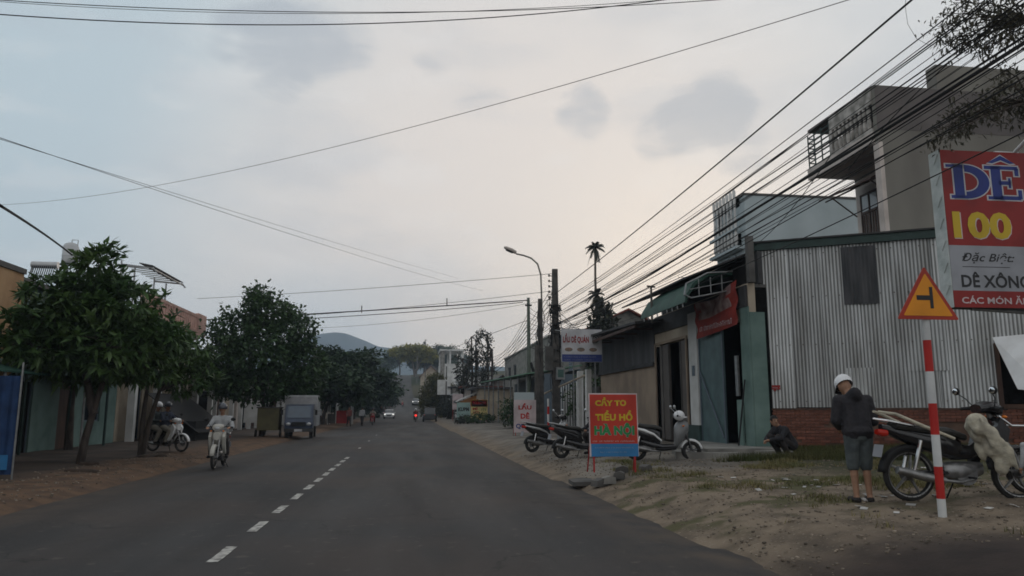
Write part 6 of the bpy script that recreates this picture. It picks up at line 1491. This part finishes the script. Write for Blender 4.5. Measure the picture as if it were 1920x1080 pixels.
# grass and loose matter on the right verge
def scatter():
    rg = np.random.default_rng(17); n = 60000
    X = rg.uniform(4.3, 13, n); Y = rg.uniform(6.6, 17.6, n)
    nn = np.array([nz2d(a, b, .75, 2)+.5*nz2d(a, b, 2.2, 6) for a, b in zip(X, Y)])
    wall_y = 18.02-(X-8.84)*.585
    front = wall_y-Y
    band = (front > -.05) & (front < 3.6) & (X > 6.6)
    dens = np.where(band, 1.0-.13*front+.5*nn, -.16+nn*1.35)
    dens = np.where(Y < 7.6, dens-.35, dens)
    keep = (rg.random(n) < dens) & (front > .02) & ~((X < 8.9) & (Y > 15.9) & (X > 6))
    X, Y, band = X[keep], Y[keep], band[keep]
    def blades(X, Y, h, mt, nm, lb):
        Z = np.array([far_gz(a, b) for a, b in zip(X, Y)]); k = 5; m_ = len(X)*k
        bx = np.repeat(X, k)+rg.normal(0, .05, m_); by = np.repeat(Y, k)+rg.normal(0, .05, m_); bz = np.repeat(Z, k)-.01
        a = rg.uniform(0, 6.283, m_); hh = h*rg.uniform(.4, 1.25, m_); ln = hh*rg.uniform(.2, .9, m_)
        b0 = np.stack([bx, by, bz], 1); w = np.stack([-np.sin(a), np.cos(a), np.zeros(m_)], 1)*.007
        tip = b0+np.stack([np.cos(a)*ln, np.sin(a)*ln, hh], 1)
        v = np.stack([b0-w, b0+w, tip], 1).reshape(-1, 3); f = np.arange(m_*3).reshape(-1, 3); return np_mesh(nm, v, f, M[mt])
    g = blades(X[band], Y[band], .17, 'grass', 'grass', ''); tag(g, 'green grass growing along the foot of the brick wall', 'grass', kind='stuff')
    nb_ = ~band; g = blades(X[nb_], Y[nb_], .085, 'drygrass', 'dry_grass', ''); tag(g, 'tufts of dry grass scattered on the sandy verge', 'grass', kind='stuff')
    def chips(n, mt, nm, lb, cat, s0, s1, reg, flat=.5):
        X = rg.uniform(reg[0], reg[1], n); Y = rg.uniform(reg[2], reg[3], n); m = MB(); r_ = random.Random(n)
        for x, y in zip(X, Y):
            z = far_gz(x, y); s = r_.uniform(s0, s1); m.box((x, y, z+s*.2), (s, s*r_.uniform(.5, 1), s*flat), r_.uniform(0, 3), 0, Matrix.Rotation(r_.uniform(0, 3), 3, 'Z') @ Matrix.Rotation(r_.uniform(-.4, .4), 3, 'X'))
        o = m.build(nm, M[mt]); tag(o, lb, cat, kind='stuff')
    chips(5200, 'pebble', 'gravel', 'pebbles and grit strewn over the right verge', 'gravel', .010, .036, (3.5, 9, 6.5, 24))
    chips(900, 'pebble', 'road_grit', 'grit gathered along the left road edge', 'gravel', .012, .045, (-8.2, -6.1, 8, 26))
    chips(70, 'litter', 'litter_scraps', 'small pale scraps of litter on the right verge', 'litter', .03, .11, (5.2, 10, 8, 13), .06)
scatter()
for (x, y, s_, lb) in ((-7.35, 18.6, .35, 'clod of dark earth on the rusty dirt edge at the left'), (-8.2, 21.0, .3, 'heap of dark earth at the foot of the nearest tree'), (-7.7, 24.3, .4, 'heap of brown earth round the forked trunks')):
    m = MB(); rr = random.Random(int(y*7))
    for k in range(6): m.ball((rr.uniform(-s_, s_), rr.uniform(-s_*.5, s_*.5), 0), (s_*.5, s_*.4, s_*.25*rr.uniform(.5, 1)), 8, 5)
    o = remesh(m, 'earth_heap', mat('dark clods', (.06, .04, .03), (.035, .026, .02), 6, .95, .5), None, .04, 1); o.location = (x, y, gz(x, y)); tag(o, lb, 'earth heap')

# ============================================================ LEFT SIDE
oh = house('ochre_house', 'long stained ochre wall at the far left with a blue door and a green awning', 'house', -16, -11.1, 8.5, 22.9, 0, 5.35, 'orangew', 'E', [(1.2, 3.6, 0.1, 2.6, 'door', 'navy'), (5.0, 7.2, .1, 2.6, 'door', 'conc_d'), (8.6, 10.6, .1, 2.5, 'door', 'navy')], roofm='conc_d', over=.05)
mb = MB(); vs = [(2.45, -6.5, 2.85), (2.45, 7.6, 2.85), (4.4, 7.6, 2.35), (4.4, -6.5, 2.35)]; mb.add(vs+[(x, y, z+.04) for x, y, z in vs], [(0, 1, 2, 3), (4, 7, 6, 5), (0, 4, 5, 1), (1, 5, 6, 2), (2, 6, 7, 3), (3, 7, 4, 0)]); mb.build('awning', M['green'], oh)
for y in (-6, -1.5, 3, 7.4): MB().tube([(4.3, y, .05), (4.3, y, 2.36)], .035, 8).build('awning_post', M['galv'], oh)
bn2 = thing('blue_banner', 'upright blue and yellow cloth banner at the far left edge', 'banner', (-8.22, 17.0, .08), math.radians(8))
MB().prism([(-.75+.87*i/24, .025*math.sin(i*1.1)) for i in range(25)]+[(.12-.87*i/24, .008+.025*math.sin((24-i)*1.1)) for i in range(25)], .1, 2.12, 'Z').build('cloth', mat('faded blue cloth', (.02, .055, .15), (.012, .03, .08), 2.5, .8), bn2); MB().prism([(-.6, .9), (-.25, .6), (-.16, 1.1), (-.28, 1.7), (-.42, 1.9), (-.6, 1.6)], -.055, -.05).build('yellow_patch', M['p_yel'], bn2); MB().b2(-.5, .05, -.055, -.05, .2, .5).build('pale_patch', M['p_sky'], bn2)
for x in (-.75, .14): MB().tube([(x, 0, 0), (x, 0, 2.4)], .02, 6).build('banner_pole', M['galv'], bn2)
th2 = house('teal_house', 'pale teal house front behind the nearest tree, with dark door and windows', 'house', -19, -12.2, 24.2, 33.6, .05, 5.4, 'teal_l', 'E', [(1.2, 2.3, 0, 2.4, 'door', 'ink'), (4.2, 5.3, .0, 2.5, 'door', 'wood'), (6.4, 7.8, 1.0, 2.2)], roofm='conc_d')
for k in range(3): MB().tube([(3.9, -4+k*3.2, 0), (3.9, -4+k*3.2, 3.0)], .05, 6).build('post', M['dkgreen'], th2)
mb = MB(); mb.b2(3.35, 4.4, -4.7, 4.7, 3.0, 3.08); mb.build('porch_roof', M['roof_d'], th2)
bal = house('balcony_house', 'house with salmon balcony and pale columns beyond the teal house', 'house', -18.5, -12.4, 34.2, 44.5, .05, 5.4, 'cream', 'E', [(1, 3, .1, 2.6, 'door', 'ink'), (4.5, 6, 1, 2.4), (7.2, 9, .1, 2.6, 'door', 'ink'), (1, 2.4, 3.4, 4.8), (6, 7.4, 3.4, 4.8)], roofm='pinkw')
for k in range(4): MB().b2(3.4, 3.7, -4.9+k*3.2, -4.6+k*3.2, 0, 3.1).build('column', M['white'], bal)
mb = MB(); mb.b2(3.0, 4.0, -5, 5, 3.1, 3.3); mb.build('balcony_floor', M['pinkw'], bal)
mb = MB(); mb.b2(3.0, 3.8, -5.1, 5.1, 5.5, 5.75); mb.b2(3.68, 3.8, -5.1, 5.1, 6.45, 6.6); mb.b2(3.64, 3.82, 3.5, 5.1, 5.75, 6.7); mb.b2(3.64, 3.8, -5.1, -4.5, 5.75, 6.6); mb.build('parapet', M['pink'], bal)
for k in range(20): MB().b2(3.70, 3.78, -4.3+k*.4, -4.12+k*.4, 5.75, 6.45).build('baluster', M['pink'], bal)
mb = MB(); X0, X1 = 2.2, 3.6
for y in (-3.6, .9): mb.tube([(X1-.8, y, 5.5), (X1-.8, y, 7.9)], .04, 6); mb.tube([(X0, y, 5.5), (X0, y, 8.2)], .04, 6); mb.tube([(X0, y, 8.0), (X1, y, 7.9), (X1+.15, y, 7.7)], .04, 6)
for k in range(8): mb.tube([(X0, -3.6+k*.64, 8.05), (X1, -3.6+k*.64, 7.9)], .025, 5)
mb.tube([(X1, -3.7, 7.85), (X1, 1, 7.85)], .04, 6); mb.tube([(X1-.8, -3.7, 7.0), (X1-.8, 1, 7.0)], .03, 6); mb.build('terrace_frame', M['galv'], bal)
mb = MB(); vs = [(X0+.8, -3.7, 8.08), (X0+.8, 1.0, 8.08), (X1, 1.0, 7.97), (X1, -3.7, 7.97)]; mb.add(vs+[(x, y, z+.04) for x, y, z in vs], [(0, 1, 2, 3), (4, 7, 6, 5), (0, 4, 5, 1), (1, 5, 6, 2), (2, 6, 7, 3), (3, 7, 4, 0)]); mb.build('terrace_roof', M['roof_d'], bal)
b = MB(); 
for k in range(30): r_ = random.Random(k); b.ball((2.8, -3.6+k*.15, 7.0+r_.uniform(-.12, .02)), (.08, .10, .10), 6, 4)
b.build('hanging_plants', M['leaf_g'], bal)
for k, (x0, y0, y1, H_, wm, lb) in enumerate(((-12.3, 45.5, 55, 4.2, 'cream', 'cream shop front with pale columns behind the rounded street tree'), (-12.2, 56, 66, 3.8, 'pinkw', 'pinkish white shop front behind the small truck'), (-12.4, 67, 80, 4.4, 'conc', 'grey shop front under the feathery trees'), (-12.3, 82, 98, 4.0, 'white', 'white house low under the row of feathery trees'), (-12.6, 100, 130, 5, 'cream', 'far cream house at the left before the hill'))):
    hh = house('shop_building', lb, 'shop', -19, x0, y0, y1, .05, H_, wm, 'E', [(.8, 3.4, .05, 2.6, 'door', 'ink'), (4.6, 7.2, .05, 2.6, 'door', 'wood')], roofm='roof_d', over=.8)
    if k < 3:
        for q in range(4): MB().b2(4.0, 4.25, -4.4+q*2.7, -4.15+q*2.7, 0, 3.0).build('column', M['white'], hh)
# solar heater and tank on the roofs
p = PY(84, 505, 27); sz = 5.45
so_ = thing('solar_water_heater', 'solar water heater with grey drum on the roof at the left edge', 'solar heater', (p.x, 27, sz))
MB().tube([(-.42, 0, p.z-sz+.15), (.42, 0, p.z-sz+.15)], .12, 14).build('drum', M['silver'], so_, smooth=True)
for k in range(12): MB().tube([(-.36+k*.065, -.1, p.z-sz+.08), (-.10+k*.065, -.9, p.z-sz-.62)], .02, 6).build('collector_tube', M['glass'], so_)
mb = MB()
for x in (-.4, .4): mb.tube([(x, .05, 0), (x, 0, p.z-sz+.1)], .02, 5); mb.tube([(x, 0, p.z-sz), (x+.25, -.95, 0)], .02, 5)
mb.build('stand', M['galv'], so_)
p0, p1 = PY(130, 496, 28), PY(130, 455, 28); tz0 = p0.z
tn = thing('water_tank', 'upright stainless water tank on a stand above the nearest tree', 'water tank', (p0.x, 28, 5.45))
h_ = p1.z-p0.z; z0 = tz0-5.45; MB().lathe([(.001, z0), (.24, z0+.02), (.26, z0+.08), (.26, z0+h_*.35), (.27, z0+h_*.36), (.26, z0+h_*.38), (.26, z0+h_*.8), (.2, z0+h_*.93), (.08, z0+h_), (.001, z0+h_)], 20).build('tank', M['silver'], tn, smooth=True)
mb = MB()
for k in range(4): a = k*PI/2+.6; mb.tube([(.22*math.cos(a), .22*math.sin(a), z0), (.32*math.cos(a), .32*math.sin(a), 0)], .02, 5)
mb.lathe([(.2, z0-.02), (.3, z0-.02), (.3, z0+.01), (.2, z0+.01)], 16, (0, 0, 0), 'Z', 0, True); mb.build('stand', M['dkgreen'], tn)
MB().tube([(.02, 0, z0+h_), (.02, 0, z0+h_+.1), (.22, 0, z0+h_+.1), (.22, 0, z0+h_-.25)], .015, 5).build('overflow_pipe', M['galv'], tn)
# dark lean-to, stall with lit lamp
lt = thing('tarpaulin_shelter', 'dark tarpaulin shelter sloping to the ground behind the oncoming rider', 'shelter', (-10.9, 37.5, .1))
mb = MB(); vs = [(-.6, -2.5, 2.1), (-.6, 3.5, 2.1), (1.7, 3.5, .35), (1.7, -2.5, .35)]; mb.add(vs+[(x, y, z+.05) for x, y, z in vs], [(0, 1, 2, 3), (4, 7, 6, 5), (0, 4, 5, 1), (1, 5, 6, 2), (2, 6, 7, 3), (3, 7, 4, 0)]); mb.build('cover', M['black'], lt)
for y in (-2.4, .5, 3.4): MB().tube([(-.6, y, 0), (-.6, y, 2.1)], .03, 6).build('post', M['galv'], lt); 
MB().b2(-.5, 1.5, -2.2, 3.2, .0, .9).build('covered_goods', M['black'], lt)
st_ = thing('food_stall', 'roadside stall with grey roof and red front lit by an orange lamp', 'stall', (-6.75, 75, .1))
MB().b2(-1.1, 1.3, -.9, 1.2, 2.2, 2.3).build('roof', M['conc'], st_); MB().b2(-.2, 1.0, -.85, -.8, .1, 1.3).build('front_panel', M['redp'], st_); MB().b2(-1.0, -.3, -.85, -.8, .1, 1.0).build('side_panel', M['conc_d'], st_)
for x in (-1.0, 1.2):
    for y in (-.8, 1.1): MB().tube([(x, y, 0), (x, y, 2.2)], .05, 6).build('post', M['white'], st_)
MB().ball((.35, -.9, 2.62), (.22, .08, .26), 12, 8).build('orange_lamp', M['lamp_or'], st_, smooth=True); MB().tube([(.35, -.8, 2.2), (.35, -.85, 2.5)], .03, 6).build('lamp_stem', M['black'], st_)
for (px, Y, lb, w, h_, m_) in ((474, 52, 'small white sheet hung behind the rounded street tree', 1.1, 1.4, 'white'), (400, 47, 'pale post beside the tarpaulin shelter', .35, 2.2, 'white'), (632, 80, 'thin pale post left of the food stall', .25, 3.4, 'white')):
    p = PY(px, 770, Y); o = MB().b2(-w/2, w/2, -.06, .06, .6 if 'sheet' in lb else 0, h_+(.6 if 'sheet' in lb else 0)).build('hung_sheet' if 'sheet' in lb else 'marker_post', M[m_]); o.location = (p.x, Y, .05); tag(o, lb, 'sheet' if 'sheet' in lb else 'post')

# ============================================================ CABLES
def wire(p0, p1, sag, rad, label, group=None, mt='wire', n=28, over=0., jit=0., name='cable'):
    p0, p1 = Vector(p0), Vector(p1); pts = []; r_ = random.Random(int(abs(p0.x*77+p1.z*313+sag*999)))
    ph = r_.uniform(0, 6)
    for i in range(n+1):
        t = i/n; q = p0.lerp(p1, t); q.z -= sag*4*t*(1-t); q.z += jit*math.sin(t*17+ph)*math.sin(PI*t); q.x += jit*.7*math.sin(t*11+ph*2)*math.sin(PI*t); pts.append(q)
    o = MB().tube(pts, rad, 5).build(name, M[mt], None, fix=False); return tag(o, label, 'cable', group)
A0 = Vector((7.22, 37, 0)); r = random.Random(21)
def run(x0, z0, x1, z1, sag, rad, lb, g, **k): return wire((x0, 37, z0), (x1, -6, z1), sag, rad, lb, g, **k)
GB = 'cables running beside the road to the utility pole'
run(7.05, 7.2, 6.9, 7.7, .30, .017, 'thickest single black cable, uppermost of those climbing to the top right', GB)
run(7.3, 6.75, 7.3, 7.45, .35, .010, 'thin cable just under the uppermost black cable at right', GB)
bun = [(7.2, 6.25, 7.5, 7.1, .35, .012), (7.25, 5.75, 7.6, 6.75, .45, .028), (7.2, 5.6, 7.55, 6.7, .50, .012), (7.3, 5.7, 7.65, 6.8, .38, .018)]
nm = ['thick black bundle strand, upper one crossing the grey house balcony', 'heaviest black cable bundle, crossing below the grey house balcony', 'thick sagging strand along the underside of the heaviest cable bundle', 'thick strand twisted along the top of the heaviest cable bundle']
for (x0, z0, x1, z1, s, rad), lb in zip(bun, nm): run(x0, z0, x1, z1, s, rad, lb, GB, jit=.03)
for k in range(20):
    z0 = r.uniform(5.1, 6.9)
    run(7.2+r.uniform(-.25, .3), z0, 7.45+r.uniform(-.35, .5), z0+r.uniform(.45, 1.15), r.uniform(.15, .95), r.choice((.005, .006, .007, .010)), 'thin black cable among those fanning from the pole to the upper right', GB+', thin ones', jit=r.choice((0, .02, .05)))
# strands leaving the bundle for the houses
for k, (a, b_, s, lb) in enumerate((((7.4, 12, 6.0), (8.8, 18, 5.7), .15, 'drop cable from the bundle down to the workshop roof corner'), ((7.45, 20, 5.2), (8.7, 18, 5.5), .2, 'short drop cable to the corner post of the shop'), ((7.2, 37, 5.6), (8.3, 25, 4.9), .3, 'drop cable from the pole to the flat roofed house'), ((7.2, 37, 6.0), (12, 45, 5.2), .5, 'cable from the pole past the palms'), ((7.2, 37, 5.2), (9, 31, 4.9), .15, 'low drop cable from the pole to the beige house roof'), ((7.5, 8, 6.5), (7.35, 11.4, 5.55), -.15, 'cable hanging off the bundle under the overhanging branches'))):
    wire(a, b_, s, .008, lb, 'drop cables to the houses')
# far side of the pole: on to the green pole and beyond
for k in range(7): wire((7.2, 37, 5.6+k*.25), (7.15, 45, 5.8+k*.33), .25+.05*k, .012, 'cable between the main pole and the green pole, %s from the bottom' % ['first', 'second', 'third', 'fourth', 'fifth', 'sixth', 'seventh'][k], 'cables between the two poles')
for k in range(10): wire((7.15, 45+(k % 2)*-7, 6.2+k*.16), (7.6, 88, 5.2+k*.38), 1.0+.12*k, .014, 'cable sagging away down the road from the green pole, %s from the bottom' % ORD[k], 'cables running on down the road')
# tangled loops hanging at the main pole
lp_ = MB(); r = random.Random(33)
for k in range(13):
    a = Vector((7.2+r.uniform(-.2, .2), 37, r.uniform(5, 7))); b_ = a+Vector((r.uniform(-1.5, 2.2), r.uniform(-1, .2), r.uniform(-1.6, .3))); pts = []
    for i in range(11): t = i/10; q = a.lerp(b_, t); q.z -= r.uniform(.3, .5)*4*t*(1-t)*.8; pts.append(q)
    lp_.tube(pts, .012, 4)
o = lp_.build('loose_cables', M['wire'], fix=False); tag(o, 'loose loops of cable hanging around the head of the utility pole', 'cables', kind='stuff')
# cables crossing the road; each is a sagging curve in its own upright plane
def cross(pa, pm, pb, Ya, Yb, rad, lb, mt='wire', ext=.25, g='cables crossing over the road'):
    Pa, Pb = PY(pa[0], pa[1], Ya), PY(pb[0], pb[1], Yb); pts = []
    # plane through the two ends, upright; find where the middle ray meets it
    d = (Pb-Pa); nrm = Vector((-d.y, d.x, 0)); rr = ray(*pm); t = (Pa-CAM).dot(nrm)/rr.dot(nrm); Pm = CAM+rr*t
    L_ = Vector((d.x, d.y)).length; s = Vector((Pm.x-Pa.x, Pm.y-Pa.y)).length/L_; sg = (lerp(Pa.z, Pb.z, s)-Pm.z)/(4*s*(1-s))
    n = 36
    for i in range(n+1):
        t = -ext+(1+2*ext)*i/n; q = Pa.lerp(Pb, t); q.z -= sg*4*t*(1-t); pts.append(q)
    o = MB().tube(pts, rad, 5).build('cable', M[mt], None, fix=False); return tag(o, lb, 'cable', g)
cross((0, 0), (700, 23), (1340, 0), 15, 15, .009, 'highest thin cable, dipping across the very top of the sky')
cross((0, 3), (760, 24), (1240, 0), 15.5, 14, .006, 'faint cable alongside the highest one at the top of the sky')
cross((0, 27), (600, 46), (1180, 8), 15, 16, .012, 'second cable across the top of the sky, sagging in the middle')
cross((20, 383), (870, 212), (1590, 0), 34, 10, .007, 'thin cable slanting across the whole sky from lower left to upper right', 'wire_g', .12)
cross((-60, 238), (340, 372), (905, 545), 14, 60, .007, 'thin cable running down from the left edge to the horizon, lower of a pair', 'wire_g', 0)
cross((-60, 242), (400, 385), (860, 522), 14, 60, .006, 'thin cable running down from the left edge, upper of a pair', 'wire_g', 0)
cross((0, 385), (70, 430), (135, 478), 11, 21, .022, 'thick black cable slanting into the nearest tree from the left edge', ext=.0)
wire(PY(-200, 250, 9), PY(5, 388, 11), .0, .022, 'continuation of the thick cable beyond the left edge', 'cables crossing over the road', n=6)
cross((370, 560), (700, 540), (1036, 513), 44, 37, .012, 'cable from the top of the main pole reaching left over the road', 'wire', .0)
cross((380, 600), (680, 583), (992, 563), 46, 45, .035, 'thick black cable crossing the road at the head of the green pole', ext=.0)
cross((400, 605), (700, 590), (980, 567), 46, 45, .022, 'strand hanging just under the thick road crossing cable', ext=.0)
cross((560, 592), (780, 574), (1040, 545), 48, 37, .012, 'cable above the thick crossing, fixed to the main pole', ext=0)
cross((590, 615), (800, 598), (1040, 560), 50, 37, .010, 'lowest thin cable crossing the road before the hills', 'wire_g', ext=0)
cross((740, 690), (850, 652), (990, 600), 110, 45, .016, 'cable descending from the green pole towards the white building', ext=0)
cross((1065, 530), (1100, 400), (1695, -40), 37, 37, .001, 'x') if False else None
q = [PY(x, y, 11) for (x, y) in ((1702, -30), (1697, 10), (1702, 45), (1718, 72), (1742, 85), (1762, 84))]
o = MB().tube(q, .004, 5).build('cable', M['wire_g'], None); tag(o, 'thin pale loop of wire dangling beside the overhanging branches', 'cable')
for k, (px, py) in enumerate(((838, 569), (678, 583))):
    p = PY(px, py, 45); o = MB().tube([(0, 0, -.1), (0, 0, .32)], .03, 6).build('cable_spacer', M['pole_d']); o.location = p; tag(o, ['small upright spacer on the crossing cable, right one', 'small upright spacer on the crossing cable, left one'][k], 'cable fitting')

# ============================================================ HAZE
hz = MB().b2(-1560, 1560, -60, 1990, -35, 215)
hm = bpy.data.materials.new('thin dusk haze'); hm.use_nodes = True; n = hm.node_tree.nodes; n.remove(n['Principled BSDF'])
pv = n.new('ShaderNodeVolumePrincipled'); pv.inputs['Color'].default_value = (.68, .82, 1.0, 1); pv.inputs['Density'].default_value = .00045
hm.node_tree.links.new(pv.outputs[0], n['Material Output'].inputs['Volume'])
o = hz.build('haze', hm); tag(o, kind='stuff')
